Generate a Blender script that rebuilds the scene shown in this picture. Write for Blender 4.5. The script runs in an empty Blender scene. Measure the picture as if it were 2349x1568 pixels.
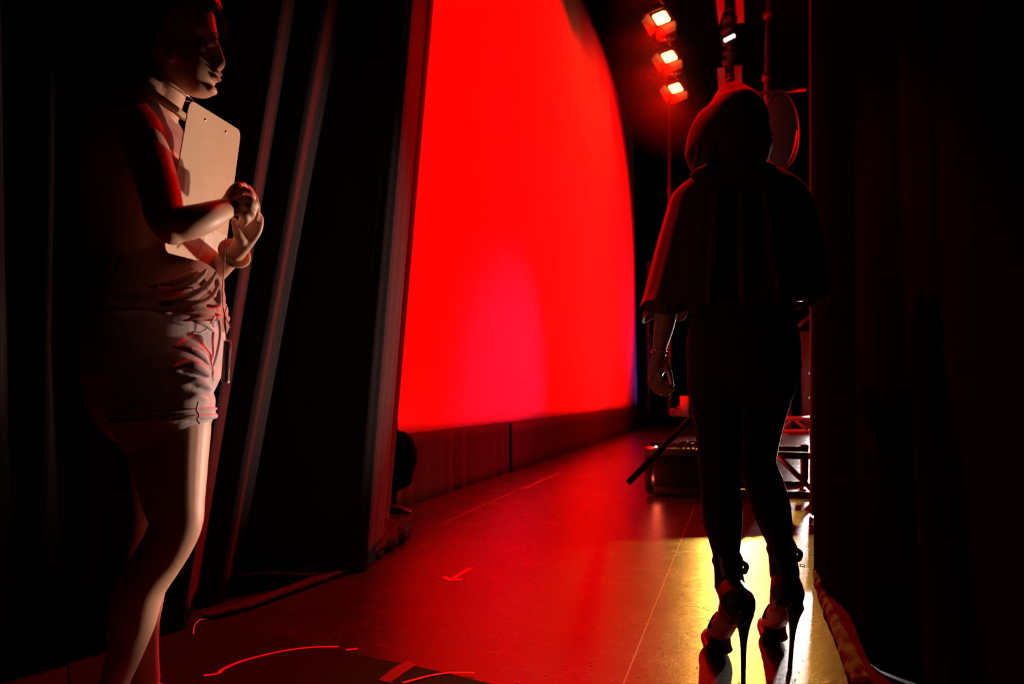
import bpy, bmesh, math, random
from mathutils import Vector, Matrix, noise
random.seed(7)
V = Vector
PI = math.pi
SC = bpy.context.scene
COL = SC.collection

# ------------------------------------------------------------------ camera
F = 1750.0                       # focal length in pixels of the 2349 px wide frame
CX, CY, HOR, HC = 1174.5, 784.0, 905.0, 0.80
PITCH = math.atan((HOR - CY) / F)
cd = bpy.data.cameras.new('camera'); cam = bpy.data.objects.new('camera', cd); COL.objects.link(cam)
cd.sensor_width = 36.0; cd.lens = 36.0 * F / 2349.0
cam.location = (0, 0, HC); cam.rotation_euler = (PI/2 + PITCH, 0, 0)
cd.clip_start = .05; cd.clip_end = 200
cd.dof.use_dof = True; cd.dof.focus_distance = 2.35; cd.dof.aperture_fstop = 3.5
SC.camera = cam
SC.view_settings.view_transform = 'Standard'; SC.view_settings.look = 'None'
SC.view_settings.exposure = 0.0; SC.view_settings.gamma = 1.0; SC.view_settings.use_curve_mapping = False

# ------------------------------------------------------------------ world and lamps
w = bpy.data.worlds.new('world'); SC.world = w; w.use_nodes = True
w.node_tree.nodes['Background'].inputs[0].default_value = (1.0, .12, .10, 1)
w.node_tree.nodes['Background'].inputs[1].default_value = 0.0012

def lamp(name, kind, loc, power, color, target=None, size=.05, angle=60, blend=.3, **k):
    l = bpy.data.lights.new(name, kind); o = bpy.data.objects.new(name, l); COL.objects.link(o)
    o.location = loc; l.energy = power; l.color = color
    if kind == 'SPOT': l.spot_size = math.radians(angle); l.spot_blend = blend; l.shadow_soft_size = size
    elif kind == 'POINT': l.shadow_soft_size = size
    elif kind == 'AREA': l.size = size
    if target is not None: o.rotation_euler = (V(target) - V(loc)).to_track_quat('-Z', 'Y').to_euler()
    return o

# line of the cyclorama on the floor and its frame
T = V((.284, .959, 0)).normalized(); N = V((.959, -.284, 0)).normalized()
C0 = V((-.07, 8.05, 0))
def cyc(s, z=0.0, off=0.0): return C0 + T * s + N * off + V((0, 0, z))      # s metres along from C0
BAT_Z, BAT_OFF = 6.85, 1.30
LAMP_S = [7.25 - 1.46*k for k in range(6)]                        # farthest first
RED = (1, 0.0, 0.0)
P_HOOD = (.66, 2.33, 1.6)
for s in LAMP_S:
    lamp('batten_lamp_light', 'SPOT', cyc(s, BAT_Z - .15, BAT_OFF - .1), 160, RED, cyc(s, 2.6, 0), .08, 140, .5)
for s, tz in ((-1.3, 2.6), (2.5, 2.8), (7.0, 3.7)):
    lamp('added_wash_light', 'SPOT', cyc(s + 1.0, 4.5, 4.6), 3500, RED, cyc(s, tz, 0), .25, 64 if s < 0 else 86, .45)  # unseen red spots added to fill the screen evenly
lamp('pink_wash_light', 'SPOT', cyc(2.0, 3.5, 5.0), 170, (.6, .07, .42), cyc(.2, .75, 0), .2, 36, 1)
lamp('blue_wash_light', 'SPOT', cyc(11.5, .6, 1.2), 26, (.25, .06, 1), cyc(10.6, 1.6, 0), .1, 80, 1)
lamp('gold_backlight', 'SPOT', (4.1, 14.0, 2.0), 2100, (1, .47, .075), (.95, 2.6, .3), .07, 13, .5)
lamp('white_sidelight', 'SPOT', (1.40, 3.52, .50), 400, (1, .67, .48), (-.9, 1.8, .93), .045, 28, .22)
lamp('added_white_curtainlight', 'SPOT', (1.62, 4.02, .6), 260, (1, .66, .56), (-.85, 3.25, 1.25), .045, 46, .9)  # second spot added near the sidelight to brighten the curtain ridges
lamp('red_floor_light', 'SPOT', (1.3, 5.2, 6.0), 2300, RED, (-.25, 2.7, 0), .12, 30, .5)
lamp('white_floorlight', 'SPOT', (1.63, 4.06, .42), 95, (1, .90, .84), (.92, 2.2, .6), .03, 58, .4)
lamp('stage_backlight', 'SPOT', (7.84, 19.6, 1.5), 2600, (1, .82, .80), (5.0, 11, 0), .25, 30, .5)
lamp('stage_toplight', 'SPOT', (5.4, 15.5, 8.5), 5500, (1, .66, .68), (5.2, 13.0, 0), .2, 36, .8)
lamp('added_hood_light', 'SPOT', (-.2, 3.9, 4.2), 800, RED, P_HOOD, .05, 18, .5)  # unseen red spot added to rim the hood and shoulder
lamp('red_sidelight', 'SPOT', (2.4, 7.2, 5.6), 600, RED, (-.72, 1.8, 1.35), .10, 13, .5)

# ------------------------------------------------------------------ materials
def mat(name, col, rough=.7, metal=0.0, spec=.5, bump=None, var=None, emit=None, sheen=0, sss=0, trans=0):
    m = bpy.data.materials.new(name); m.use_nodes = True; nt = m.node_tree; b = nt.nodes['Principled BSDF']
    b.inputs['Base Color'].default_value = (*col, 1); b.inputs['Roughness'].default_value = rough
    b.inputs['Metallic'].default_value = metal; b.inputs['Specular IOR Level'].default_value = spec
    if sheen: b.inputs['Sheen Weight'].default_value = sheen
    if sss:
        b.inputs['Subsurface Weight'].default_value = sss; b.inputs['Subsurface Radius'].default_value = (1, .35, .2)
        b.inputs['Subsurface Scale'].default_value = .006
    tc = nt.nodes.new('ShaderNodeTexCoord')
    if var:                                     # (scale, second colour, stretch)
        n = nt.nodes.new('ShaderNodeTexNoise'); n.inputs['Scale'].default_value = var[0]; n.inputs['Detail'].default_value = 6
        mp = nt.nodes.new('ShaderNodeMapping'); mp.inputs['Scale'].default_value = var[2] if len(var) > 2 else (1, 1, 1)
        nt.links.new(tc.outputs['Object'], mp.inputs[0]); nt.links.new(mp.outputs[0], n.inputs['Vector'])
        r = nt.nodes.new('ShaderNodeValToRGB'); r.color_ramp.elements[0].position = .35; r.color_ramp.elements[1].position = .68
        r.color_ramp.elements[0].color = (*col, 1); r.color_ramp.elements[1].color = (*var[1], 1)
        nt.links.new(n.outputs['Fac'], r.inputs[0]); nt.links.new(r.outputs[0], b.inputs['Base Color'])
    if bump:                                    # (scale, strength, distance)
        n = nt.nodes.new('ShaderNodeTexNoise'); n.inputs['Scale'].default_value = bump[0]; n.inputs['Detail'].default_value = 5
        nt.links.new(tc.outputs['Object'], n.inputs['Vector'])
        bp = nt.nodes.new('ShaderNodeBump'); bp.inputs['Strength'].default_value = bump[1]; bp.inputs['Distance'].default_value = bump[2]
        nt.links.new(n.outputs['Fac'], bp.inputs['Height']); nt.links.new(bp.outputs[0], b.inputs['Normal'])
    if emit:
        b.inputs['Emission Color'].default_value = (*emit[0], 1); b.inputs['Emission Strength'].default_value = emit[1]
    return m

M = {}
M['drape'] = mat('black_drape', (.017, .012, .0115), .95, spec=.1, bump=(160, .35, .002), var=(9, (.027, .019, .018), (1, 1, .12)), sheen=.1)
M['drape3'] = mat('dark_drape', (.012, .009, .009), .95, spec=.05, bump=(160, .35, .002), var=(5, (.034, .024, .023), (1, 1, .18)))
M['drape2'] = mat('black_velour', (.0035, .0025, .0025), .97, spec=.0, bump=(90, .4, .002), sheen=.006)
M['hem'] = mat('drape_hem', (.035, .025, .025), .9, spec=.15, bump=(60, .5, .003))
M['skirt'] = mat('screen_skirt', (.012, .014, .016), .85, spec=.25, bump=(60, .3, .002))
M['skirt2'] = mat('screen_skirt_smooth', (.005, .006, .009), .75, spec=.4, bump=(8, .1, .004))
M['cyc'] = mat('cyclorama_cloth', (.75, .74, .74), .9, spec=.1, bump=(3, .05, .01))
M['black'] = mat('black_paint', (.012, .011, .011), .45, spec=.5, bump=(40, .1, .001))
M['wall'] = mat('black_wall', (.008, .007, .007), .9, spec=.1, bump=(5, .2, .01))
M['metal'] = mat('aluminium', (.55, .53, .52), .32, 1.0, bump=(60, .05, .001))
M['steel'] = mat('painted_steel', (.10, .09, .09), .38, .6, bump=(50, .08, .001))
M['greymetal'] = mat('grey_metal', (.33, .32, .33), .45, .3)
M['chrome'] = mat('chrome', (.8, .8, .8), .18, 1.0)
M['skin'] = mat('skin', (.62, .36, .25), .5, spec=.4, bump=(260, .15, .0008), var=(30, (.56, .31, .21)), sss=.15)
M['skin2'] = mat('skin_tan', (.42, .24, .17), .42, spec=.5, bump=(300, .12, .0008), var=(30, (.36, .20, .14)))
M['hair'] = mat('dark_hair', (.012, .007, .006), .45, spec=.4, bump=(120, .6, .002))
M['lip'] = mat('lip', (.42, .13, .12), .4, spec=.5)
M['eyew'] = mat('eye_white', (.6, .56, .54), .25, spec=.6)
M['iris'] = mat('dark_iris', (.02, .012, .01), .2, spec=.7)
M['top'] = mat('pink_jersey', (.42, .22, .19), .85, spec=.2, bump=(420, .25, .001), var=(18, (.36, .19, .165)))
M['trim'] = mat('beaded_trim', (.50, .42, .28), .6, spec=.4, bump=(240, .9, .003))
M['shorts'] = mat('pale_denim', (.60, .50, .52), .85, spec=.2, bump=(500, .35, .001), var=(26, (.48, .40, .43)))
M['thread'] = mat('white_thread', (.7, .62, .6), .9)
M['board'] = mat('hardboard', (.62, .44, .29), .55, spec=.35, bump=(60, .08, .001), var=(14, (.66, .49, .34)))
M['paper'] = mat('printed_sheet', (.8, .76, .68), .6, spec=.3, var=(40, (.62, .56, .46), (1, 1, .4)))
M['leather'] = mat('tan_leather', (.40, .20, .08), .55, spec=.4, bump=(120, .4, .001))
M['plastic'] = mat('black_plastic', (.015, .013, .013), .35, spec=.5)
M['whiteplastic'] = mat('white_plastic', (.75, .77, .8), .3, spec=.5)
M['cape'] = mat('dark_cape_cloth', (.09, .035, .035), .9, spec=.12, bump=(300, .3, .001), sheen=.25)
M['dshorts'] = mat('dark_shorts', (.04, .022, .022), .9, spec=.1, bump=(300, .3, .001))
M['stocking'] = mat('black_stocking', (.010, .006, .006), .7, spec=.3, bump=(500, .2, .0006))
M['shoe'] = mat('black_shoe_leather', (.010, .009, .009), .35, spec=.5, bump=(80, .15, .001))
M['tape'] = mat('red_lit_pale_tape', (.85, .11, .11), .5, spec=.4, bump=(120, .1, .001))  # pale tape with the red light on it put into the colour
M['tape2'] = mat('clear_tape', (.16, .05, .05), .3, spec=.6)
M['lens'] = mat('lamp_lens', (.8, .5, .3), .3, emit=((1, .42, .10), 9.0))
M['redtint'] = mat('red_lit_tint', (.32, .015, .01), .4, spec=.5)  # red lamplight on housings and edges put into the colour
M['led'] = mat('white_led', (.8, .8, .8), .3, emit=((1, .86, .9), 2.2))
M['panel'] = mat('pale_panel', (.7, .6, .6), .6, spec=.2)
M['paleflat'] = mat('pale_flat', (.16, .145, .14), .8)
M['dish'] = mat('grey_teal', (.035, .09, .09), .7)
M['wire'] = mat('pale_wire', (.75, .66, .55), .4, spec=.5)
M['debris'] = mat('dust_fleck', (.7, .6, .5), .8)

def floor_material():
    m = bpy.data.materials.new('stage_floor'); m.use_nodes = True; nt = m.node_tree; b = nt.nodes['Principled BSDF']
    L = nt.links.new
    tc = nt.nodes.new('ShaderNodeTexCoord')
    def nz(scale, det=6, rough=.6, stretch=(1, 1, 1)):
        mp = nt.nodes.new('ShaderNodeMapping'); mp.inputs['Scale'].default_value = stretch
        n = nt.nodes.new('ShaderNodeTexNoise'); n.inputs['Scale'].default_value = scale; n.inputs['Detail'].default_value = det
        n.inputs['Roughness'].default_value = rough
        L(tc.outputs['Object'], mp.inputs[0]); L(mp.outputs[0], n.inputs['Vector']); return n.outputs['Fac']
    def ramp(src, p0, p1, c0, c1):
        r = nt.nodes.new('ShaderNodeValToRGB'); r.color_ramp.elements[0].position = p0; r.color_ramp.elements[1].position = p1
        r.color_ramp.elements[0].color = (*c0, 1); r.color_ramp.elements[1].color = (*c1, 1); L(src, r.inputs[0]); return r.outputs[0]
    base = ramp(nz(2.2), .3, .7, (.020, .016, .015), (.034, .028, .026))
    scuff = ramp(nz(14, 9, .75, (1, 3.2, 1)), .60, .74, (0, 0, 0), (1, 1, 1))
    mx = nt.nodes.new('ShaderNodeMix'); mx.data_type = 'RGBA'; L(base, mx.inputs[6]); mx.inputs[7].default_value = (.075, .062, .056, 1)
    mu = nt.nodes.new('ShaderNodeMath'); mu.operation = 'MULTIPLY'; L(scuff, mu.inputs[0]); mu.inputs[1].default_value = .45
    L(mu.outputs[0], mx.inputs[0]); L(mx.outputs[2], b.inputs['Base Color'])
    rg = nt.nodes.new('ShaderNodeMapRange'); rg.inputs[3].default_value = .21; rg.inputs[4].default_value = .32
    L(nz(5, 8, .7, (1, 2, 1)), rg.inputs[0]); L(rg.outputs[0], b.inputs['Roughness'])
    b.inputs['Specular IOR Level'].default_value = .85
    b1 = nt.nodes.new('ShaderNodeBump'); b1.inputs['Strength'].default_value = .35; b1.inputs['Distance'].default_value = .0012
    L(nz(230, 3, .6), b1.inputs['Height'])
    b2 = nt.nodes.new('ShaderNodeBump'); b2.inputs['Strength'].default_value = .30; b2.inputs['Distance'].default_value = .004
    L(nz(22, 6, .7, (1, 2.5, 1)), b2.inputs['Height']); L(b1.outputs[0], b2.inputs['Normal']); L(b2.outputs[0], b.inputs['Normal'])
    return m
M['floor'] = floor_material()
M['carpet'] = mat('black_carpet', (.010, .008, .008), .95, spec=.15, bump=(420, 1.0, .004), var=(300, (.022, .014, .014)))

# ------------------------------------------------------------------ helpers
def P(px, py, d):
    """world point on the plane Y = d seen at photo pixel (px, py)"""
    x = (px - CX) / F; y = -(py - CY) / F
    c, s = math.cos(PITCH), math.sin(PITCH)
    dy = c - y * s; dz = s + y * c
    return V((x * d / dy, d, HC + dz * d / dy))
def G(px, py):
    """point on the floor seen at photo pixel"""
    x = (px - CX) / F; y = -(py - CY) / F
    c, s = math.cos(PITCH), math.sin(PITCH)
    dy = c - y * s; dz = s + y * c
    t = -HC / dz
    return V((x * t, dy * t, 0))

ORG = {}
def link(name, bm, m, parent=None, smooth=True, mods=()):
    if isinstance(m, str): m = M[m]
    bmesh.ops.recalc_face_normals(bm, faces=bm.faces)
    me = bpy.data.meshes.new(name)
    if parent is not None: o0 = ORG[parent.name]
    else:
        xs = [v.co for v in bm.verts]
        lo = V((min(c.x for c in xs), min(c.y for c in xs), min(c.z for c in xs))); hi = V((max(c.x for c in xs), max(c.y for c in xs), 0))
        o0 = V(((lo.x + hi.x)/2, (lo.y + hi.y)/2, lo.z))
    bmesh.ops.translate(bm, verts=bm.verts, vec=-o0)
    bm.to_mesh(me); bm.free(); me.materials.append(m)
    if smooth:
        for p in me.polygons: p.use_smooth = True
    o = bpy.data.objects.new(name, me); COL.objects.link(o)
    if parent is not None: o.parent = parent
    else: o.location = o0
    ORG[o.name] = o0
    for k, kw in mods:
        md = o.modifiers.new(k.lower(), k)
        for a, b in kw.items(): setattr(md, a, b)
    return o
def thing(name, label, cat, loc, group=None):
    o = bpy.data.objects.new(name, None); COL.objects.link(o); o.location = loc; o.empty_display_size = .1
    o['label'] = label; o['category'] = cat
    if group: o['group'] = group
    ORG[o.name] = V(loc); return o
def tag(o, label, cat, group=None, kind=None):
    o['label'] = label; o['category'] = cat
    if group: o['group'] = group
    if kind: o['kind'] = kind
    return o
def struct(o): o['kind'] = 'structure'; return o

def spl(st, sub=5):
    """catmull-rom through tuples of equal length (Vectors or floats)"""
    n = len(st); out = []
    g = lambda i: st[max(0, min(n-1, i))]
    for i in range(n-1):
        for k in range(sub):
            t = k / sub; r = []
            for a, b, c, d in zip(g(i-1), g(i), g(i+1), g(i+2)):
                r.append(.5*((2*b) + (c - a)*t + (2*a - 5*b + 4*c - d)*t*t + (3*b - a - 3*c + d)*t*t*t))
            out.append(tuple(r))
    out.append(st[-1]); return out

def loft(bm, st, seg=20, sub=5, ref=V((0, 1, 0)), cap=True, fn=None):
    """tube through stations (centre, r1, r2): r2 lies along ref, r1 across it and the path; rounded ends"""
    if sub > 1 and len(st) > 2: st = spl(st, sub)
    elif sub > 1: st = [tuple(a*(1 - k/4) + b*(k/4) for a, b in zip(st[0], st[1])) for k in range(5)]
    c = [s[0] for s in st]; n = len(st); rings = []
    def frame(i):
        t = (c[min(i+1, n-1)] - c[max(i-1, 0)]).normalized()
        u = t.cross(ref); u = u.normalized() if u.length > 1e-4 else t.orthogonal().normalized()
        return t, u, u.cross(t).normalized()
    S = []
    if cap:
        t, u, v = frame(0); r = min(st[0][1], st[0][2])
        for a in (.12, .45, .8): S.append((c[0] - t*r*math.cos(math.asin(a)), u, v, st[0][1]*a, st[0][2]*a, 0))
    for i in range(n):
        t, u, v = frame(i); S.append((c[i], u, v, st[i][1], st[i][2], i/(n-1)))
    if cap:
        t, u, v = frame(n-1); r = min(st[-1][1], st[-1][2])
        for a in (.8, .45, .12): S.append((c[-1] + t*r*math.cos(math.asin(a)), u, v, st[-1][1]*a, st[-1][2]*a, 1))
    for (cc, u, v, a, b, tt) in S:
        ring = []
        for k in range(seg):
            th = 2*PI*k/seg
            f = fn(th, tt) if fn else 1.0
            ring.append(bm.verts.new(cc + u*(a*f*math.cos(th)) + v*(b*f*math.sin(th))))
        rings.append(ring)
    for r0, r1 in zip(rings, rings[1:]):
        for k in range(seg): bm.faces.new((r0[k], r0[(k+1) % seg], r1[(k+1) % seg], r1[k]))
    if cap: bm.faces.new(rings[0][::-1]); bm.faces.new(rings[-1])
    return rings
def tube(bm, pts, r, seg=10, sub=4, taper=None):
    n = len(pts)
    loft(bm, [(p, (taper[i] if taper else r), (taper[i] if taper else r)) for i, p in enumerate(pts)], seg, sub, ref=V((.31, .91, .27)).normalized())
def rod(bm, a, b, r, seg=14):
    a, b = V(a), V(b); t = (b - a).normalized(); u = t.orthogonal().normalized(); v = t.cross(u)
    R = [[bm.verts.new(p + (u*math.cos(2*PI*k/seg) + v*math.sin(2*PI*k/seg))*r) for k in range(seg)] for p in (a, b)]
    for k in range(seg): bm.faces.new((R[0][k], R[0][(k+1) % seg], R[1][(k+1) % seg], R[1][k]))
    bm.faces.new(R[0][::-1]); bm.faces.new(R[1])
def ell(bm, c, r, seg=20, rot=None):
    r = V(r) if not isinstance(r, (int, float)) else V((r, r, r))
    m = Matrix.Translation(c) @ (rot.to_4x4() if rot else Matrix.Identity(4)) @ Matrix.Diagonal((*r, 1))
    bmesh.ops.create_uvsphere(bm, u_segments=seg, v_segments=max(8, seg*2//3), radius=1, matrix=m)
def box(bm, c, s, rot=None, bev=0.0):
    m = Matrix.Translation(c) @ (rot.to_4x4() if rot else Matrix.Identity(4)) @ Matrix.Diagonal((*s, 1))
    r = bmesh.ops.create_cube(bm, size=1, matrix=m)
    if bev:
        es = list({e for v in r['verts'] for e in v.link_edges})
        bmesh.ops.bevel(bm, geom=es, offset=bev, segments=2, affect='EDGES')
def new(): return bmesh.new()
def fz(x, y=0, z=0): return noise.noise(V((x, y, z)))
REM = lambda vs=.004, it=6: (('REMESH', dict(mode='VOXEL', voxel_size=vs, use_smooth_shade=True)), ('SMOOTH', dict(factor=.5, iterations=it)))
rotz = lambda a: Matrix.Rotation(a, 3, 'Z')

# ------------------------------------------------------------------ the setting
bm = new()
for x0, x1, y0, y1 in ((-6, 16, -3, 30),):
    vs = [bm.verts.new(p) for p in ((x0, y0, 0), (x1, y0, 0), (x1, y1, 0), (x0, y1, 0), (x0, y0, -.1), (x1, y0, -.1), (x1, y1, -.1), (x0, y1, -.1))]
    for f in ((0, 1, 2, 3), (7, 6, 5, 4), (0, 4, 5, 1), (1, 5, 6, 2), (2, 6, 7, 3), (3, 7, 4, 0)): bm.faces.new([vs[i] for i in f])
fl = struct(link('floor', bm, 'floor', smooth=False))
def slab(name, c, s, m='wall'):
    bm = new(); box(bm, V(c), V(s)); return struct(link(name, bm, m, smooth=False))
slab('wall_back', (5, 30.1, 5), (22, .2, 10))
slab('wall_left', (-6.1, 13.5, 5), (.2, 33, 10))
slab('wall_right', (16.1, 13.5, 5), (.2, 33, 10))
slab('ceiling', (5, 13.5, 10.1), (22, 33, .2))

# ------------------------------------------------------------------ cyclorama
S0, S1 = -6.2, 10.75
bm = new(); nu, nv = 90, 44; ZB, ZT = .50, 7.35
def cycf(s, z): return cyc(s, z, .012*math.sin(s*1.3) + .01*fz(s*.7, z*.2))
g = [[bm.verts.new(cycf(S0 + (S1-S0)*i/nu, ZB + (ZT-ZB)*j/nv)) for j in range(nv+1)] for i in range(nu+1)]
for i in range(nu):
    for j in range(nv): bm.faces.new((g[i][j], g[i+1][j], g[i+1][j+1], g[i][j+1]))
t = thing('cyclorama', 'huge white cyclorama cloth glowing saturated red behind the stage', 'screen', cyc(0, 0))
link('cloth', bm, 'cyc', t, mods=(('SOLIDIFY', dict(thickness=.004, offset=-1)),))
bm = new(); rod(bm, cyc(S0, ZB - .01, -.03), cyc(S1, ZB - .01, -.03), .018); link('bottom_pipe', bm, 'steel', t)
bm = new(); rod(bm, cyc(S0, ZT, 0), cyc(S1, ZT, 0), .025); link('top_pipe', bm, 'steel', t)

def sheet(pts, z0, z1, nz, m, name, parent=None, thick=.004, wob=None):
    bm = new(); rows = []
    for j in range(nz+1):
        v = j/nz
        rows.append([bm.verts.new(p + V((0, 0, z0 + (z1-z0)*v)) + (wob(k, v) if wob else V())) for k, p in enumerate(pts)])
    for j in range(nz):
        for k in range(len(pts)-1): bm.faces.new((rows[j][k], rows[j][k+1], rows[j+1][k+1], rows[j+1][k]))
    return link(name, bm, m, parent, mods=(('SOLIDIFY', dict(thickness=thick, offset=0)),))
pts = [cyc(-4.6 + .02*k, 0, .05 + .006*math.sin(k*.45 + 3*fz(k*.05)) + .030*fz(k*.07, 3)) for k in range(int(4.6/.02)+1)]
o = sheet(pts, .004, .52, 6, 'skirt', 'skirt_drape'); tag(o, 'short pleated black masking drape under the red screen, nearest the camera', 'drape')
pts = [cyc(-.015 + .05*k, 0, .075 + .006*math.sin(k*.09) + .01*fz(k*.05, 3)) for k in range(int(12.6/.05)+1)]
o = sheet(pts, .004, .52, 4, 'skirt2', 'skirt_drape'); tag(o, 'long smooth dark masking strip under the red screen toward its far end', 'drape')

# ------------------------------------------------------------------ curtains given as plan lines: (depth, pixel at y=900, pixel at y=0)
def curtain(name, plan, ztop, m, label, sub=10, ripple=(.012, 40), lean_pow=1.0, cat='curtain', zb=.006, nz=60, thick=.006, seed=0, flare=None):
    st = []
    for d, pb, pt in plan:
        b = P(pb, 900, d); a = P(pt, 0, d); st.append((b, a))
    st = spl(st, sub); bm = new(); rows = []
    n = len(st); L = [0]
    for i in range(1, n): L.append(L[-1] + (st[i][0] - st[i-1][0]).length)
    for j in range(nz+1):
        z = zb + (ztop - zb)*(j/nz)**1.0; row = []
        for i, (b, a) in enumerate(st):
            t = (z - b.z)/(a.z - b.z)
            p = b + (a - b)*t
            i0, i1 = max(0, i-1), min(n-1, i+1)
            tg = (st[i1][0] - st[i0][0]).normalized(); nn = V((tg.y, -tg.x, 0))
            q = ripple[0]*math.sin(L[i]*ripple[1]*2 + 1.5*fz(z*.35, seed) + 3*fz(L[i]*3, seed)) + ripple[0]*1.3*fz(L[i]*14, z*.35, seed)
            if flare: q += flare(L[i]/L[-1], z)
            row.append(bm.verts.new(V((p.x, p.y, z)) + nn*q))
        rows.append(row)
    for j in range(nz):
        for k in range(n-1): bm.faces.new((rows[j][k], rows[j][k+1], rows[j+1][k+1], rows[j+1][k]))
    o = link(name, bm, m, mods=(('SOLIDIFY', dict(thickness=thick, offset=0)),))
    return tag(o, label, cat)

curtain('stage_curtain', [(2.95, 300, 470), (2.80, 400, 560), (2.64, 494, 638), (2.72, 512, 660), (3.0, 530, 682), (3.02, 545, 698), (2.98, 584, 742),
                          (3.08, 600, 760), (3.42, 626, 790), (3.5, 680, 820), (3.48, 760, 880), (3.5, 858, 936), (3.62, 880, 957), (3.9, 902, 978), (4.1, 896, 972)],
        6.6, 'drape', 'tall black leaning stage curtain with lit ridges, left of the red screen', ripple=(.004, 60), seed=1)
curtain('stage_curtain', [(4.9, 760, 850), (4.8, 870, 960), (4.75, 902, 984), (4.95, 915, 993), (5.1, 912, 990)], 6.6, 'drape',
        'narrow black curtain edge right behind the leaning one, against the red screen', ripple=(.005, 60), seed=2)
curtain('stage_curtain', [(2.2, -160, -190), (2.25, 0, -10), (2.32, 20, 15), (2.5, 70, 60), (2.42, 90, 100), (2.36, 110, 125), (2.62, 160, 160), (2.7, 175, 182), (2.55, 205, 195),
                          (2.75, 250, 240), (2.8, 330, 320), (2.95, 370, 480), (3.1, 360, 520)],
        6.6, 'drape3', 'black pleated curtain hanging directly behind the woman with the clipboard', ripple=(.012, 26), seed=3)
def rfl(u, z): return 0.0
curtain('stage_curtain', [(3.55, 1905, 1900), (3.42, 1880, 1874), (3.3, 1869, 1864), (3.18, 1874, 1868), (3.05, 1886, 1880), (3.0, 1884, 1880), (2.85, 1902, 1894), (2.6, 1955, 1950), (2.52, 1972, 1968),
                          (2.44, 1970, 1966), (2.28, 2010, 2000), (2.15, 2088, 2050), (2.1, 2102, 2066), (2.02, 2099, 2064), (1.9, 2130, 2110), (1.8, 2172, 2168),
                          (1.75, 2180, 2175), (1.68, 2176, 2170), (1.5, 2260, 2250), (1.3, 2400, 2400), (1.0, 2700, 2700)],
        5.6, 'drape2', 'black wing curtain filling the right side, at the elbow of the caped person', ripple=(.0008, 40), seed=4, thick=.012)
# black leg added behind the right curtain to catch a strip of lamplight
curtain('stage_curtain', [(5.2, 1858, 1858), (5.1, 1863, 1862), (5.1, 1880, 1880), (5.0, 1960, 1960)], 5.6, 'drape',
        'narrow added strip of curtain lit nearly white between caped person and right curtain', ripple=(.003, 40), seed=6)
# far black legs closing the wing behind the cyclorama's far end
curtain('stage_curtain', [(20.5, 1478, 1478), (20.3, 1490, 1490), (20.6, 1506, 1506), (20.4, 1524, 1524), (20.6, 1540, 1540)], 9, 'drape2',
        'distant black curtain just beyond the far end of the red screen', ripple=(.03, 8), seed=8)
curtain('stage_curtain', [(24.5, 1540, 1540), (24.2, 1600, 1600), (24.6, 1680, 1680), (24.2, 1760, 1760), (24.6, 1790, 1790)], 9, 'drape2',
        'dark backdrop curtain far behind the hooded head', ripple=(.05, 5), seed=9)

# crumpled hem of the leaning curtain
def flap(pts, name, m, label, cat, seed=0, n=60):
    pass
bm = new()
hp = [G(470, 1422), G(560, 1398), G(660, 1362), G(740, 1332), G(820, 1304)]
st = [(p + V((0, 0, .016)), r, .012) for p, r in zip(hp, (.02, .03, .03, .035, .03))]
loft(bm, st, 16, 12, ref=V((0, 0, 1)), fn=lambda th, t: 1 + .35*fz(th*.8, t*30))
st = [(p, a, b) for p, a, b in ((G(800, 1312) + V((0, 0, .02)), .02, .02), (G(850, 1280) + V((0, 0, .04)), .05, .04), (G(890, 1250) + V((0, 0, .06)), .075, .06), (G(922, 1235) + V((0, 0, .05)), .04, .055), (G(936, 1228) + V((0, 0, .03)), .015, .03))]
loft(bm, st, 24, 10, ref=V((0, 0, 1)), fn=lambda th, t: 1 + .5*fz(th*1.3, t*14, 5))
tag(link('curtain_hem', bm, 'hem', mods=(('REMESH', dict(mode='VOXEL', voxel_size=.006, use_smooth_shade=True)), ('SMOOTH', dict(factor=.5, iterations=3)))),
    'crumpled pile of curtain hem on the floor at the foot of the leaning curtain', 'fabric')
# crumpled hem of the right curtain
bm = new()
st = [(G(1868, 1335) + V((.01, 0, .05)), .015, .05), (G(1880, 1375) + V((.02, 0, .04)), .03, .04), (G(1900, 1430) + V((.03, 0, .035)), .035, .035), (G(1925, 1500) + V((.03, 0, .03)), .035, .03), (G(1965, 1600) + V((.02, 0, .03)), .03, .03)]
loft(bm, st, 24, 10, ref=V((0, 0, 1)), fn=lambda th, t: 1 + .45*fz(th*1.2, t*16, 9))
tag(link('curtain_hem', bm, 'drape', mods=(('REMESH', dict(mode='VOXEL', voxel_size=.006, use_smooth_shade=True)), ('SMOOTH', dict(factor=.5, iterations=3)))),
    'ruffled hem bunched on the floor under the right wing curtain', 'fabric')

# bundle of black cloth by the near end of the screen
bd = G(912, 1172)
t = thing('cloth_bundle', 'black bundle of cloth hanging on a post beside the near end of the screen', 'bundle', bd)
bm = new(); rod(bm, bd + V((-.02, 0, 0)), bd + V((-.03, 0, 1.6)), .02); link('post', bm, 'black', t)
bm = new(); D = bd.y - .05
loft(bm, [(P(905, 1000, D), .05, .05), (P(918, 1015, D), .085, .06), (P(924, 1040, D), .082, .07), (P(922, 1075, D), .075, .06), (P(916, 1095, D), .075, .06), (P(906, 1112, D), .05, .04)], 40, 8, fn=lambda th, t: 1 + .10*math.sin(9*th + 4*t) + .30*fz(th*2.2, t*3, 2))
link('cloth', bm, 'drape2', t)
bm = new(); loft(bm, [(G(895, 1176) + V((0, 0, .03)), .03, .03), (G(915, 1176) + V((0, 0, .025)), .035, .025), (G(938, 1177) + V((0, 0, .012)), .03, .012)], 16, 5, ref=V((0, 0, 1)))
link('base_foot', bm, 'black', t)

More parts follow.
